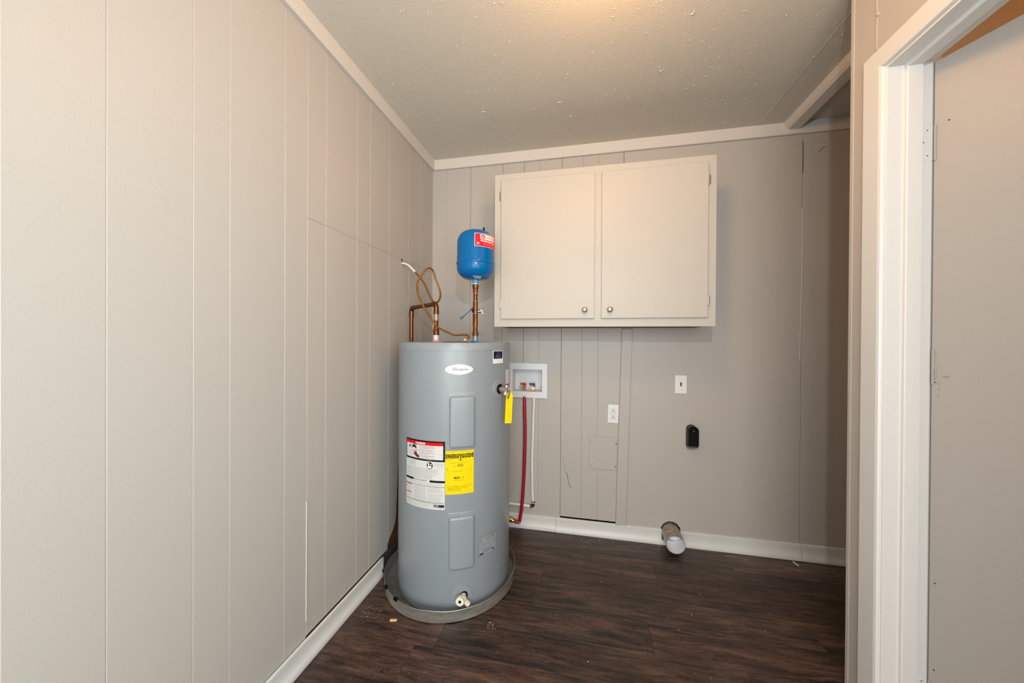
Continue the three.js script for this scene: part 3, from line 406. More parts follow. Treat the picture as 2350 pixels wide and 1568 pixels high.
    const tg = new THREE.ExtrudeGeometry(poly([[-0.017, 0], [0.017, 0], [0.017, 0.128], [0.008, 0.146], [-0.008, 0.146], [-0.017, 0.128]]), { depth: 0.0006, bevelEnabled: false }); { const p = tg.attributes.position, uv = tg.attributes.uv; for (let i = 0; i < p.count; i++) uv.setXY(i, (p.getX(i) + 0.017) / 0.034, p.getY(i) / 0.146); }
    const tq = part('hang_tag', tg, M.label(yel), rv); tq.position.set(...P(0.056, -0.006, 0.8320)); tq.rotation.y = 0.62; tq.rotation.z = -0.045; tq.userData.label = 'yellow paper tag'; }
}
// ------------------------------------------------------------------ hot outlet pipe, cold riser, expansion tank
const HOT = [0.2775, 0.554], COLD = [0.4585, 0.462];
const ring = (r0, y0, y1, r1 = r0) => [[0, y0], [r0, y0], [r1, y1], [0, y1]];
{
  const t = thing('copper_pipe', 'bent copper hot water pipe with two elbows on the left of the heater top', 'pipe', [HOT[0], 1.2085, HOT[1]]);
  const y = v => v - 1.2085, Lx = 0.034 - HOT[0], Lz = 0.355 - HOT[1], d = Math.hypot(Lx, Lz), ux = Lx / d, uz = Lz / d;
  part('pink_collar', latheCr([[0, 0], [0.024, 0], [0.022, 0.004], [0.014, 0.008], [0, 0.008]], 32), M.pink, t).userData.label = 'pink plastic collar';
  part('nipple', latheCr([[0, 0.006], [0.0132, 0.006], [0.0132, y(1.240)], [0.015, y(1.2405)], [0.015, y(1.246)], [0, y(1.246)]], 32), M.whitePex, t);
  part('adapter', latheCr([[0, y(1.243)], [0.0155, y(1.243)], [0.0155, y(1.268)], [0.0128, y(1.275)], [0, y(1.275)]], 32), M.copper, t);
  part('riser', rod([0, y(1.27), 0], [0, y(1.395), 0], 0.0112), M.copper, t);
  part('solder_band', latheCr([[0, y(1.318)], [0.0116, y(1.318)], [0.0118, y(1.335)], [0.0116, y(1.350)], [0, y(1.350)]], 24), M.solder, t);
  const el = (cx, cz, s) => { const q = []; for (let i = 0; i <= 10; i++) { const a = i / 10 * Math.PI / 2, R = 0.022; q.push([cx + s * ux * (R - R * Math.cos(a)), y(1.404) - R + R * Math.sin(a), cz + s * uz * (R - R * Math.cos(a))]); } return join([tube([[cx, y(1.362), cz], ...q, [cx + s * ux * 0.042, y(1.404), cz + s * uz * 0.042]], 0.0132, 40, 20), rod([cx, y(1.352), cz], [cx, y(1.366), cz], 0.0142)]); };
  part('elbow', el(0, 0, 1), M.copper, t); part('elbow', el(Lx, Lz, -1), M.copper, t);
  part('cross_pipe', rod([ux * 0.03, y(1.404), uz * 0.03], [Lx - ux * 0.03, y(1.404), Lz - uz * 0.03], 0.0112), M.copper, t);
  part('drop_pipe', rod([Lx, y(1.395), Lz], [Lx - 0.004, y(0.35), Lz - 0.002], 0.0112), M.copper, t);
}
{
  const t = thing('copper_pipe', 'straight upright copper riser with a blue valve lever under the blue tank', 'pipe', [COLD[0], 1.2085, COLD[1]]), y = v => v - 1.2085;
  part('blue_collar', latheCr([[0, 0], [0.0185, 0], [0.0185, 0.006], [0.015, 0.010], [0, 0.010]], 32), M.bluePlastic, t).userData.label = 'light blue plastic collar';
  part('nipple', latheCr([[0, 0.006], [0.0135, 0.006], [0.0132, y(1.240)], [0, y(1.240)]], 32), M.galv, t);
  part('thread_tape', latheCr([[0, y(1.238)], [0.0145, y(1.238)], [0.0145, y(1.243)], [0, y(1.243)]], 32), M.bluePlastic, t);
  part('adapter', latheCr([[0, y(1.242)], [0.0165, y(1.242)], [0.0165, y(1.250)], [0.0142, y(1.256)], [0.0138, y(1.268)], [0.0132, y(1.270)], [0, y(1.270)]], 32), M.copper, t);
  part('pipe', rod([0, y(1.26), 0], [0, y(1.495), 0], 0.0112), M.copper, t);
  part('coupling', latheCr([[0, y(1.290)], [0.0138, y(1.290)], [0.0138, y(1.355)], [0.0128, y(1.357)], [0.0128, y(1.40)], [0, y(1.40)]], 32), M.copper, t);
  part('coupling', latheCr([[0, y(1.360)], [0.0132, y(1.360)], [0.0132, y(1.418)], [0.0122, y(1.424)], [0, y(1.424)]], 32), M.copper, t);
  for (const v of [1.2895, 1.3575, 1.4225, 1.4635]) part('solder_ring', latheCr([[0, y(v)], [0.0136, y(v)], [0.0136, y(v + 0.0018)], [0, y(v + 0.0018)]], 32), M.solder, t);
  part('adapter', latheCr([[0, y(1.465)], [0.0128, y(1.465)], [0.0134, y(1.488)], [0.0160, y(1.493)], [0.0168, y(1.512)], [0, y(1.512)]], 32), M.copper, t);
  const hub = part('valve_stem', rod([-0.008, y(1.378), -0.006], [-0.020, y(1.374), -0.004], 0.010, 0.012), M.black, t);
  part('valve_lever', join([rod([-0.012, y(1.388), 0.004], [-0.026, y(1.377), 0.006], 0.0052, 0.003, 10), bar([[-0.014, y(1.388), 0.004], [-0.030, y(1.372), 0.007], [-0.055, y(1.349), 0.012], [-0.068, y(1.339), 0.014]], 0.005, 0.0028), bar([[-0.062, y(1.343), 0.013], [-0.070, y(1.337), 0.0145], [-0.078, y(1.330), 0.016]], 0.010, 0.0035)]), M.blueHandle, hub).userData.label = 'blue lever';
  part('drain_cock', join([rod([0.008, y(1.370), -0.004], [0.028, y(1.370), -0.006], 0.0075), new THREE.CylinderGeometry(0.0095, 0.0095, 0.009, 6).rotateZ(Math.PI / 2).translate(0.022, y(1.372), -0.006), bar([[0.026, y(1.376), -0.006], [0.034, y(1.375), -0.006], [0.038, y(1.366), -0.006], [0.039, y(1.356), -0.006]], 0.007, 0.0026)]), M.nickel, t);
}
{
  const t = thing('expansion_tank', 'small bright blue pressure tank with a red label above the copper riser', 'tank', [COLD[0], 1.5135, COLD[1]]), y = v => v - 1.5135, R = 0.0985;
  const arc = (cy, h, s) => [...Array(13)].map((_, i) => { const a = i / 12 * Math.PI / 2; return [R * Math.pow(Math.cos(a), 0.62), cy + s * h * Math.sin(a)]; });
  const prof = [...arc(y(1.604), 0.067, -1).reverse().map(([r, v]) => [r, v]), [R, y(1.610)], [R + 0.0005, y(1.614)], [R + 0.0032, y(1.617)], [R + 0.0032, y(1.624)], [R + 0.0005, y(1.627)], [R, y(1.631)], [R, y(1.660)], [R - 0.0008, y(1.664)], [R - 0.0008, y(1.70)], ...arc(y(1.725), 0.071, 1).map(([r, v]) => [Math.max(0, r - 0.0008), v])];
  part('tank_shell', lathe(prof, 96), M.blueTank, t);
  part('nipple', latheCr([[0, y(1.5137)], [0.0145, y(1.5137)], [0.0145, y(1.5185)], [0.0150, y(1.519)], [0.0150, y(1.545)], [0, y(1.545)]], 32), M.bluePlastic, t);
  part('thread_tape', latheCr([[0, 0], [0.0152, 0], [0.0152, 0.004], [0, 0.004]], 32), M.whitePex, t);
  const lb = canvasTex(1024, 512, (x, w, h) => {
    const r = rng(23); x.fillStyle = '#f3c9c9'; x.fillRect(0, 0, w, h); x.fillStyle = '#d8182c'; x.beginPath(); x.roundRect(16, 16, w - 32, h - 32, 26); x.fill();
    x.fillStyle = '#f3e6dc'; x.beginPath(); x.roundRect(176, 46, 620, 184, 36); x.fill(); x.fillStyle = '#9c1a26'; x.beginPath(); x.roundRect(206, 66, 128, 142, 30); x.fill(); x.fillStyle = '#fff'; x.font = 'bold 116px sans-serif'; x.fillText('U', 228, 180); x.fillStyle = '#9c1a26'; x.font = 'bold 60px sans-serif'; x.fillText('T', 252, 138);
    x.font = 'italic bold 104px sans-serif'; x.fillStyle = '#20202c'; x.save(); x.translate(352, 178); x.scale(0.78, 1); x.fillText('UTILI', 0, 0); const uw = x.measureText('UTILI').width; x.fillStyle = '#b01525'; x.fillText('TECH', uw + 4, 0); x.restore(); scribble(x, r, 540, 196, 220, 14, '#777');
    x.fillStyle = '#fff'; x.font = 'bold 84px sans-serif'; x.save(); x.translate(186, 312); x.scale(0.95, 1); x.fillText('Diaphragm Tank', 0, 0); x.restore(); scribble(x, r, 330, 336, 460, 18, '#fbdcdc'); scribble(x, r, 260, 376, 500, 15, '#f0b0b0'); scribble(x, r, 260, 402, 540, 15, '#f0b0b0'); scribble(x, r, 300, 430, 480, 15, '#f0b0b0'); x.fillStyle = '#fbe0e0'; x.fillRect(70, 360, 78, 44); x.fillStyle = '#e0803a'; x.fillRect(60, 430, 90, 24);
  });
  part('maker_label', patch(R + 0.0004, 14, 112, y(1.690), y(1.757), 40), M.label(lb), t).userData.label = 'red and white maker label';
  part('valve_cap', join([rod([0.04, y(1.790), -0.012], [0.04, y(1.797), -0.012], 0.006), rod([0.04, y(1.797), -0.012], [0.0405, y(1.815), -0.012], 0.0052, 0.0045)]), M.black, t).userData.label = 'black air valve cap';
  const st = new THREE.PlaneGeometry(1, 1, 10, 8), p = st.attributes.position; for (let i = 0; i < p.count; i++) { const u = p.getX(i) + 0.5, v = p.getY(i) + 0.5, a = (15 + 40 * u - 12 * v) * Math.PI / 180, k = Math.PI / 2 * (0.86 - 0.22 * v), rr = (R * Math.pow(Math.cos(k), 0.62) + 0.0006), yy = y(1.604) - 0.0675 * Math.sin(k); p.setXYZ(i, rr * Math.sin(a), yy, rr * Math.cos(a)); } st.computeVertexNormals();
  part('bottom_label', st, std({ color: lin(0.5, 0.48, 0.48), roughness: 0.5 }), t);
}
{
  const t = thing('copper_tubing', 'thin looped copper tube from the left wall down to the heater top', 'tube', [0.01, 1.655, 0.408]), s = p => [p[0] - 0.01, p[1] - 1.655, p[2] - 0.408];
  const P = [[-0.03, 1.655, 0.408], [0.012, 1.654, 0.409], [0.039, 1.644, 0.412], [0.066, 1.623, 0.418], [0.103, 1.586, 0.423], [0.13, 1.558, 0.429], [0.156, 1.525, 0.436], [0.182, 1.476, 0.443], [0.203, 1.441, 0.451], [0.228, 1.421, 0.458], [0.251, 1.428, 0.467], [0.267, 1.459, 0.477], [0.264, 1.498, 0.491], [0.25, 1.546, 0.508], [0.243, 1.583, 0.522], [0.23, 1.593, 0.539], [0.216, 1.58, 0.554], [0.2, 1.546, 0.57], [0.189, 1.515, 0.584], [0.193, 1.479, 0.596], [0.206, 1.439, 0.606], [0.228, 1.4, 0.614], [0.256, 1.357, 0.62], [0.285, 1.323, 0.627], [0.313, 1.286, 0.633], [0.336, 1.274, 0.641], [0.372, 1.258, 0.645], [0.417, 1.242, 0.647], [0.452, 1.244, 0.652], [0.482, 1.242, 0.657], [0.494, 1.233, 0.666], [0.486, 1.224, 0.678], [0.479, 1.2185, 0.687]];
  part('tube', tube(P.map(s), 0.0049, 300, 12), M.softCopper, t);
  part('sleeve', tube(P.slice(0, 5).map(s).map((p, i) => i === 4 ? [p[0] - 0.012, p[1] + 0.012, p[2]] : p), 0.0056, 40, 12), M.whitePex, t).userData.label = 'white sleeve at the wall end';
  part('tube_end', rod(s([0.4835, 1.2215, 0.6815]), s([0.4765, 1.2172, 0.6900]), 0.0052), M.chip, t);
}
// ------------------------------------------------------------------ wall cabinet
{
  const X0 = 0.521, X1 = 1.670, Y0 = 1.294, Y1 = 2.157, Z = 0.31, t = thing('wall_cabinet', 'cream painted two-door cabinet hung high on the back wall', 'cabinet', [X0, Y0, 0.001]);
  const W = X1 - X0, Hh = Y1 - Y0, b = (x0, x1, y0, y1, z0, z1, c = 0.0015) => cbox(x0, x1, y0, y1, z0 - 0.001, z1 - 0.001, c);
  part('side_panel', b(0.006, 0.022, 0.004, Hh - 0.002, 0.002, Z - 0.019), M.cabinet, t); part('side_panel', b(W - 0.022, W - 0.006, 0.004, Hh - 0.002, 0.002, Z - 0.019), M.cabinet, t);
  part('bottom_panel', b(0.0225, W - 0.0225, 0.004, 0.016, 0.002, Z - 0.0195), M.brown, t).userData.label = 'bare brown underside'; part('top_panel', b(0.0225, W - 0.0225, Hh - 0.018, Hh - 0.002, 0.002, Z - 0.0195), M.cabinet, t); part('back_panel', b(0.0225, W - 0.0225, 0.017, Hh - 0.019, 0.002, 0.008), M.brown, t);
  // face frame
  part('face_frame', metric(ext(poly([[0, 0], [W, 0], [W, Hh], [0, Hh]], [[[0.045, 0.048], [0.045, Hh - 0.048], [0.553, Hh - 0.048], [0.553, 0.048]], [[0.594, 0.048], [0.594, Hh - 0.048], [W - 0.045, Hh - 0.048], [W - 0.045, 0.048]]]), 0.019, 0.0015).translate(0, 0, Z - 0.020)), M.cabinet, t);
  const doors = [[0.0405, 0.5545, 0.5045], [0.5905, 1.1085, 0.634]];
  doors.forEach(([x0, x1, kx], i) => {
    const g = cbox(0, x1 - x0, 0, 2.1175 - 1.3375, 0, 0.0135, 0.0022), d = part('door', g, M.cabinet, t); d.position.set(x0, 1.3375 - Y0, Z + 0.0002 - 0.001); if (i) d.rotation.z = 0.0012;
    const k = part('knob', lathe([[0, 0], [0.009, 0], [0.0075, 0.003], [0.0058, 0.008], [0.008, 0.013], [0.0135, 0.017], [0.0145, 0.021], [0.012, 0.026], [0.006, 0.028], [0, 0.0284]], 32).rotateX(Math.PI / 2), M.knob, d); k.position.set(kx - x0, 1.383 - 1.3375, 0.0135);
    for (const hy of [2.032, 1.423]) { const hx = i ? x1 - x0 + 0.0035 : -0.0035, h = part('hinge', join([rod([hx, hy - 1.3375 - 0.024, 0.0055], [hx, hy - 1.3375 + 0.024, 0.0055], 0.0042, 0.0042, 12), ...[-0.0245, -0.008, 0.008, 0.0245].map(q => ball([hx, hy - 1.3375 + q, 0.0055], 0.0047, 1, 0.6, 1, 10)), cbox(hx + (i ? 0.002 : -0.010), hx + (i ? 0.010 : -0.002), hy - 1.3375 - 0.02, hy - 1.3375 + 0.02, 0.0005, 0.0022, 0.0003)]), M.hinge, d); }
    if (!i) part('dent', ball([1221 ? 0.155 : 0, 1.585 - 1.3375, 0.0135], 0.0022, 1.6, 0.8, 0.3, 8), M.dusty, d);
  });
}
// ------------------------------------------------------------------ washer outlet box with its valves
{
  const X0 = 0.535, X1 = 0.796, Y0 = 0.847, Y1 = 1.071, t = thing('washer_box', 'white recessed washing machine outlet box in the wall beside the heater', 'outlet box', [X0, Y0, 0]);
  const w = X1 - X0, h = Y1 - Y0, i0 = 0.036, i1 = 0.226, j0 = 0.042, j1 = 0.182;
  part('frame', ext(poly([[0, 0], [w, 0], [w, h], [0.57 * w, h], [0.56 * w, h + 0.003], [0.40 * w, h + 0.003], [0.39 * w, h], [0, h]], [[[i0, j0], [i0, j1], [i1, j1], [i1, j0]]]), 0.018, 0.0022, 2).translate(0, 0, -0.001), M.whiteBox, t);
  const D = -0.085, th = 0.0025;
  part('recess', join([cbox(i0 - th, i1 + th, j0 - th, j1 + th, D - th, D, 0.0002), cbox(i0 - th, i0, j0 - th, j1 + th, D, 0.004, 0.0002), cbox(i1, i1 + th, j0 - th, j1 + th, D, 0.004, 0.0002), cbox(i0, i1, j0 - th, j0, D, 0.004, 0.0002), cbox(i0, i1, j1, j1 + th, D, 0.004, 0.0002)]), M.whiteBox, t);
  for (const [x, y] of [[i0 + 0.030, j0 + 0.006], [i1 - 0.012, j0 + 0.012], [i0 + 0.034, j1 - 0.009], [i1 - 0.010, j1 - 0.009]]) part('screw', ball([x, y + 0.006, D + 0.001], 0.004, 1, 1, 0.4, 10), M.black, t);
  [[0.639, M.red, 'red'], [0.699, M.navy, 'dark blue']].forEach(([x, m, c]) => { x -= X0; const v = part('valve', join([rod([x, j0, -0.035], [x, j0 + 0.012, -0.035], 0.009, 0.009, 20), rod([x + 0.003, j0 + 0.018, -0.048], [x, j0 + 0.017, -0.018], 0.0105, 0.0125, 24), rod([x, j0 + 0.017, -0.018], [x, j0 + 0.017, -0.012], 0.0132, 0.0128, 24), rod([x + 0.002, j0 + 0.02, -0.036], [x + 0.002, j0 + 0.034, -0.036], 0.006)]), M.brass, t);
    const hd = part('valve_handle', join([cbox(x - 0.004, x + 0.0115, j0 + 0.028, j0 + 0.047, -0.043, -0.027, 0.002), cbox(x - 0.027, x + 0.008, j0 + 0.036, j0 + 0.047, -0.041, -0.029, 0.0022)]), m, v); hd.userData.label = c + ' handle'; });
}
{
  const t = thing('water_pipe', 'dark red flexible water pipe curving down from the washer box', 'pipe', [0.648, 0.86, 0.02]), s = p => [p[0] - 0.648, p[1] - 0.86, p[2] - 0.02];
  part('tube', tube([[0.648, 0.856, 0.010], [0.6505, 0.79, 0.016], [0.656, 0.62, 0.024], [0.6545, 0.45, 0.030], [0.648, 0.28, 0.034], [0.638, 0.14, 0.036], [0.6255, 0.056, 0.036]].map(s), 0.0105, 120, 16), M.redPex, t);
  part('elbow', join([tube([[0.627, 0.068, 0.036], [0.6245, 0.052, 0.036], [0.616, 0.047, 0.036], [0.604, 0.049, 0.036]].map(s), 0.0085, 24, 14), ball(s([0.6225, 0.050, 0.036]), 0.0095)]), M.brass, t);
  part('stub', tube([[0.610, 0.048, 0.036], [0.585, 0.056, 0.036]].map(s), 0.0105, 4, 16), M.redPex, t);
  part('union', join([rod(s([0.588, 0.055, 0.036]), s([0.576, 0.058, 0.036]), 0.011, 0.0135), new THREE.CylinderGeometry(0.0155, 0.0155, 0.018, 6).rotateZ(Math.PI / 2 - 0.2).translate(...s([0.570, 0.060, 0.036])), rod(s([0.56, 0.062, 0.036]), s([0.40, 0.088, 0.036]), 0.0105)]), M.brass, t);
}
{
  const t = thing('water_pipe', 'white water pipe running down from the washer box then left behind the heater', 'pipe', [0.711, 0.86, 0.014]), s = p => [p[0] - 0.711, p[1] - 0.86, p[2] - 0.014];
  part('tube', tube([[0.711, 0.856, 0.012], [0.711, 0.80, 0.014], [0.7075, 0.72, 0.014], [0.7055, 0.60, 0.014], [0.7025, 0.50, 0.014], [0.7015, 0.43, 0.014], [0.7035, 0.33, 0.014], [0.7045, 0.24, 0.014], [0.7105, 0.172, 0.014]].map(s), 0.0098, 120, 16), M.whitePex, t);
  part('elbow', join([tube([[0.7105, 0.184, 0.014], [0.711, 0.160, 0.014], [0.706, 0.1515, 0.014], [0.690, 0.150, 0.014]].map(s), 0.0088, 24, 14), rod(s([0.7105, 0.184, 0.014]), s([0.7105, 0.178, 0.014]), 0.0115), rod(s([0.695, 0.1505, 0.014]), s([0.690, 0.1502, 0.014]), 0.0118)]), M.copper, t);
  part('branch', tube([[0.692, 0.150, 0.014], [0.60, 0.1525, 0.014], [0.33, 0.158, 0.014]].map(s), 0.0098, 40, 16), M.whitePex, t);
}
// ------------------------------------------------------------------ plates on the back wall
{
  const t = thing('wall_outlet', 'white double power outlet plate against the left edge of the batten', 'outlet', [1.202, 0.768, 0.0005]); t.rotation.z = -0.028;
  part('cover_plate', new RoundedBoxGeometry(0.064, 0.114, 0.006, 3, 0.0024).translate(0, 0, 0.003), M.white, t);
  part('insert', ext(poly([[-0.0168, -0.0335], [0.0168, -0.0335], [0.0168, 0.0335], [-0.0168, 0.0335]]), 0.0014, 0.0004).translate(0, 0, 0.006), M.white, t);
  for (const s of [1, -1]) { const f = part('socket', new RoundedBoxGeometry(0.030, 0.026, 0.002, 2, 0.0009).translate(0, s * 0.0185, 0.0079), M.white, t); const y = s * 0.0185;
    part('socket_slot', join([cbox(-0.0085, -0.0055, y - 0.0095, y - 0.0005, 0.0086, 0.0091, 0.0001), cbox(0.0055, 0.0085, y - 0.0105, y - 0.0005, 0.0086, 0.0091, 0.0001), new THREE.CylinderGeometry(0.0032, 0.0032, 0.0005, 14).rotateX(Math.PI / 2).translate(0, y + 0.0065, 0.00885), cbox(-0.0032, 0.0032, y + 0.003, y + 0.0065, 0.0086, 0.0091, 0.0001)]), M.black, f); }
  part('insert_gap', join([cbox(-0.0165, 0.0165, -0.0012, 0.0012, 0.0072, 0.0076, 0.0001), cbox(-0.0176, -0.0169, -0.034, 0.034, 0.0059, 0.0063, 0.0001), cbox(0.0169, 0.0176, -0.034, 0.034, 0.0059, 0.0063, 0.0001), cbox(-0.0175, 0.0175, 0.0335, 0.0341, 0.0059, 0.0063, 0.0001), cbox(-0.0175, 0.0175, -0.0341, -0.0335, 0.0059, 0.0063, 0.0001)]), std({ color: lin(0.3, 0.3, 0.3), roughness: 0.6 }), t);
  for (const s of [1, -1]) part('plate_screw', ball([0, s * 0.048, 0.006], 0.0022, 1, 1, 0.4, 10), M.fleck, t);
}
{
  const t = thing('light_switch', 'white single switch plate with a brown toggle slot right of the batten', 'switch', [1.588, 0.962, 0.0005]); t.rotation.z = 0.004;
  part('cover_plate', new RoundedBoxGeometry(0.0655, 0.109, 0.006, 3, 0.0024).translate(0, 0, 0.003), M.white, t);
  part('toggle', join([cbox(-0.0052, 0.0052, -0.0115, 0.0135, 0.0058, 0.0066, 0.0002), new RoundedBoxGeometry(0.006, 0.010, 0.010, 2, 0.0014).rotateX(0.45).translate(0.001, 0.003, 0.0085)]), std({ color: lin(0.22, 0.10, 0.02), roughness: 0.4 }), t).userData.label = 'brown toggle';
  for (const s of [1, -1]) part('plate_screw', ball([0, s * 0.0295, 0.006], 0.0024, 1, 1, 0.4, 10), M.lever, t);
}
{
  const t = thing('access_cover', 'square wall-coloured cover panel screwed on left of the batten base', 'wall panel', [1.142, 0.521, 0.0002]);
  part('cover_panel', metric(ext(poly([[-0.085, -0.0985], [0.0815, -0.1], [0.0855, 0.1015], [-0.0845, 0.0995]]), 0.006, 0.0012)), M.wall, t);
  for (const [x, y] of [[-0.072, 0.076], [0.079, 0.063], [0.076, -0.078], [-0.075, -0.082]]) part('screw', ball([x, y, 0.006], x > 0 ? 0.0036 : 0.0024, 1, 1, 0.4, 10), M.dusty, t);
}
{
  const t = thing('cord_outlet', 'black arch-topped plastic outlet housing sticking out of the back wall', 'outlet', [1.645, 0.700, 0.0005]), R = 0.0275;
  const arch = (r, b) => { const s = new THREE.Shape(); s.moveTo(-r, b); s.lineTo(r, b); s.lineTo(r, 0); s.absarc(0, 0, r, 0, Math.PI, false); s.lineTo(-r, b); return s; };
  part('housing', ext(arch(R - 0.001, -0.098), 0.052, 0.001), M.dusty, t);
  part('front_cover', ext(arch(R, -0.0865), 0.008, 0.002).translate(0, 0, 0.052), M.black, t);
  part('bezel', new THREE.TorusGeometry(0.0225, 0.0022, 10, 40).translate(0, -0.001, 0.0595), M.black, t);
  part('screw', ball([0, 0, 0.0605], 0.0026, 1, 1, 0.5, 10), M.screw, t);
  part('clip', join([tube([[-0.022, -0.100, 0.002], [-0.021, -0.113, 0.002], [-0.012, -0.117, 0.002], [0.020, -0.117, 0.002], [0.024, -0.100, 0.002]], 0.0012, 30, 6), rod([-0.002, -0.100, 0.002], [-0.001, -0.117, 0.002], 0.0011)]), M.dusty, t);
}
{
  const A = new THREE.Vector3(1.538, 0.079, -0.03), Bv = new THREE.Vector3(1.5355, 0.0725, 0.132), L = A.distanceTo(Bv), r = 0.0502;
  const t = thing('dryer_duct', 'short open metal dryer duct poking out low through the back wall', 'duct', A.toArray()); t.quaternion.setFromUnitVectors(new THREE.Vector3(0, 1, 0), Bv.clone().sub(A).normalize());
  const dent = g => { const p = g.attributes.position; for (let i = 0; i < p.count; i++) { const y = p.getY(i), a = Math.atan2(p.getZ(i), p.getX(i)), k = sm(L - 0.05, L, y); const f = 1 + k * (0.02 * Math.sin(2 * a) + 0.012 * Math.sin(3 * a + 1)); p.setX(i, p.getX(i) * f); p.setZ(i, p.getZ(i) * f); } g.computeVertexNormals(); return g; };
  part('duct_wall', dent(new THREE.CylinderGeometry(r, r, L, 72, 12, true).translate(0, L / 2, 0)), M.duct, t);
  part('duct_inside_lit', dent(new THREE.CylinderGeometry(r - 0.0012, r - 0.0012, L, 72, 12, true).translate(0, L / 2, 0)), M.ductInLit, t);  // inner face of the duct, its lit look painted in
  part('duct_damper', join([new THREE.CylinderGeometry(r - 0.002, r - 0.002, 0.0015, 48).rotateZ(0.5).rotateY(0.8).translate(0, 0.055, 0), cbox(-0.0016, 0.0016, 0.02, L - 0.006, 0.0, 0.0018, 0.0004).rotateZ(0.1).translate(-0.016, 0, r - 0.007)]), M.ductInLit, t);
  part('duct_seam', cbox(-0.0022, 0.0022, 0.06, L - 0.001, 0, 0.0012, 0.0004).translate(0, 0, r - 0.003).rotateY(2.3), M.lever, t);
  part('duct_rim', new THREE.TorusGeometry(r - 0.0004, 0.0011, 8, 72).rotateX(Math.PI / 2).scale(1.0, 1, 1.0).translate(0, L, 0), M.galv, t);
}
// ------------------------------------------------------------------ debris on the floor
{
  const c = tag(mesh('wood_chip', new RoundedBoxGeometry(0.030, 0.005, 0.011, 2, 0.002), M.chip), 'small tan chip of wood lying on the planks in front of the pan', 'wood chip'); c.position.set(0.222, 0.0027, 0.858); c.rotation.y = 0.22;
  const s = tag(mesh('paper_sliver', cbox(-0.004, 0.004, 0, 0.0015, -0.02, 0.02, 0.0004), M.fleck), 'thin pale sliver lying by the baseboard near the partition', 'debris'); s.position.set(2.169, 0.0003, 0.045); s.rotation.y = 0.18;
  const r = rng(31), l = []; const put = (x, z, q) => { if (Math.hypot(x - 0.352, z - 0.514) < 0.35) return; const g = new THREE.IcosahedronGeometry(q, 0); g.scale(1 + r(), 0.5, 1).rotateY(r() * 6).translate(x, q * 0.35, z); l.push(g); };
  for (let i = 0; i < 120; i++) put(0.1 + 1.75 * r(), 0.08 + 1.15 * r(), 0.0006 + 0.0014 * r() * r()); for (let i = 0; i < 26; i++) put(0.625 + 0.05 * r() * r(), 0.772 + 0.035 * r(), 0.0004 + 0.0008 * r()); for (let i = 0; i < 45; i++) put(0.05 + 0.12 * r(), 0.80 + 0.10 * r(), 0.0004 + 0.0007 * r()); for (let i = 0; i < 20; i++) put(0.9 + 0.9 * r(), 0.025 + 0.04 * r(), 0.001 + 0.001 * r());
  const f = mesh('paint_flecks', l, M.fleck); tag(f, 'tiny white paint flecks scattered over the dark plank floor', 'debris'); f.userData.kind = 'stuff';
}
// ------------------------------------------------------------------ unseen lamps and panes, out of view, placed to light the room
function dome(name, label, L, glow) {
  const t = thing(name, label, 'lamp', [L.at[0], H, L.at[2]]);
  part('lamp_base', latheCr([[0, -0.022], [0.085, -0.022], [0.09, -0.016], [0.09, -0.0005], [0, -0.0005]], 48), M.white, t);
  const g = part('lamp_glass', lathe([[0.088, -0.0222], [0.098, -0.03], [0.105, -0.05], [0.104, -0.10], [0.085, -0.13], [0.045, -0.147], [0, -0.152]], 48), std({ color: lin(0.8, 0.78, 0.72), emissive: L.color, emissiveIntensity: glow, roughness: 0.4 }), t); g.castShadow = false;
  const p = new THREE.PointLight(L.color, L.power, 0, 2); p.position.set(...L.at); p.castShadow = true; p.shadow.radius = 4; p.name = name + '_light'; scene.add(p);
}
dome('unseen_ceiling_lamp', 'unseen frosted warm ceiling lamp glowing on the textured ceiling in front of the cabinet', LAMP, 2.2);  // out of view, lights the ceiling and upper cabinet
UNSEEN_WINDOWS.forEach((q, i) => { // two unseen glowing panes behind the camera, placed to light the walls
  const t = struct(`window_${i + 1}`, `unseen frosted pane lighting the room from the ${q.wall} wall behind the camera`), a = q.w / 2, b = q.h / 2; t.position.set(...q.at); t.rotation.y = q.turn ? Math.PI / 2 : 0;
  mesh('unseen_frame', join([cbox(-a - 0.06, a + 0.06, b, b + 0.06, -0.02, 0.03), cbox(-a - 0.06, a + 0.06, -b - 0.06, -b, -0.02, 0.03), cbox(-a - 0.06, -a, -b, b, -0.02, 0.03), cbox(a, a + 0.06, -b, b, -0.02, 0.03)]), M.trim, t);
  mesh('unseen_pane', cbox(-a, a, -b, b, 0.01, 0.02), std({ color: lin(0.8, 0.8, 0.8), emissive: q.color ?? PANE_TINT, emissiveIntensity: 0.8, roughness: 0.5 }), t);
  const l = new THREE.RectAreaLight(q.color ?? PANE_TINT, q.power, q.w, q.h), [x, y, z] = q.at; l.position.set(x - (q.turn ? 0.02 : 0), y, z - (q.turn ? 0 : 0.02)); l.lookAt(q.turn ? 0 : x, y, q.turn ? z : 0); l.name = `window_${i + 1}_light`; scene.add(l);
});
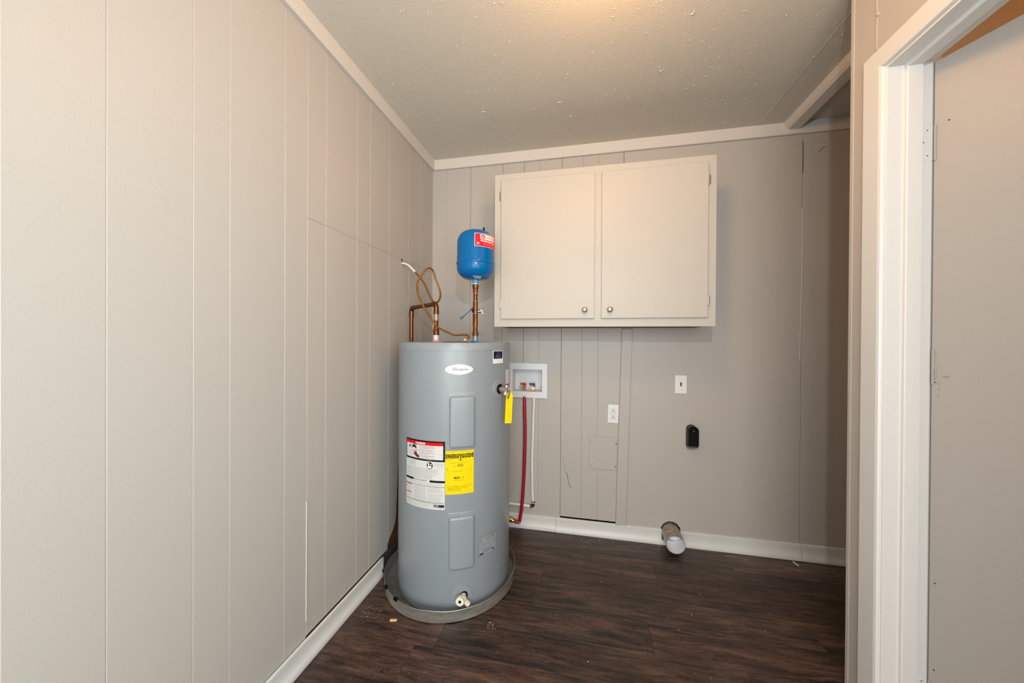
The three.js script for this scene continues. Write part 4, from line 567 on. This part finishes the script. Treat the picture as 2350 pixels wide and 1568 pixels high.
{ // unseen warm bulb, placed to light the closet ceiling
  const t = thing('unseen_closet_bulb', 'unseen warm bulb placed to light the closet ceiling behind the door', 'lamp', [CLOSET.at[0], 2.30, CLOSET.at[2]]);
  part('cord', rod([0, 0, 0], [0, -0.19, 0], 0.004), M.black, t); part('socket', rod([0, -0.18, 0], [0, -0.24, 0], 0.018), M.white, t);
  const b = part('bulb', ball([0, -0.28, 0], 0.032, 1, 1.2, 1, 20), std({ color: lin(0.9, 0.8, 0.6), emissive: CLOSET.color, emissiveIntensity: 8 }), t); b.castShadow = false;
  const p = new THREE.PointLight(CLOSET.color, CLOSET.power, 0, 2); p.position.set(...CLOSET.at); p.castShadow = true; p.name = 'unseen_closet_bulb_light'; scene.add(p);
}
{  // unseen flash lighting the room, its bulb and stand are added
  const t = thing('unseen_flash', 'small unseen flash on an added thin black stand behind the camera', 'lamp', [FLASH.at[0], 0, FLASH.at[2] + 0.12]), y = FLASH.at[1];
  part('lamp_head', new RoundedBoxGeometry(0.07, 0.05, 0.08, 2, 0.008).translate(0, y, -0.012), M.black, t);
  part('stand_pole', rod([0, 0.3, 0], [0, y - 0.02, 0], 0.008), M.black, t);
  for (let i = 0; i < 3; i++) { const a = i * 2.0944 + 0.5; part('stand_leg', tube([[0, 0.42, 0], [0.12 * Math.sin(a), 0.2, 0.12 * Math.cos(a)], [0.22 * Math.sin(a), 0.008, 0.22 * Math.cos(a)]], 0.007, 12, 8), M.black, t); }
  const b = part('bulb', ball([0, y, -0.12], 0.022, 1, 1, 1, 20), std({ color: lin(0.9, 0.9, 0.9), emissive: FLASH.color, emissiveIntensity: 30 }), t); b.castShadow = false; part('bulb_neck', rod([0, y, -0.055], [0, y, -0.097], 0.012), M.white, t);
  const p = new THREE.SpotLight(FLASH.color, FLASH.power, 0, 88 * Math.PI / 180, 0.5, 2); p.position.set(...FLASH.at); p.target.position.set(1.2, 1.1, 0); scene.add(p.target); p.castShadow = true; p.shadow.radius = 1.2; p.name = 'unseen_flash_light'; scene.add(p);
}
scene.traverse(o => { delete o.userData._n; });
renderer.render(scene, camera);
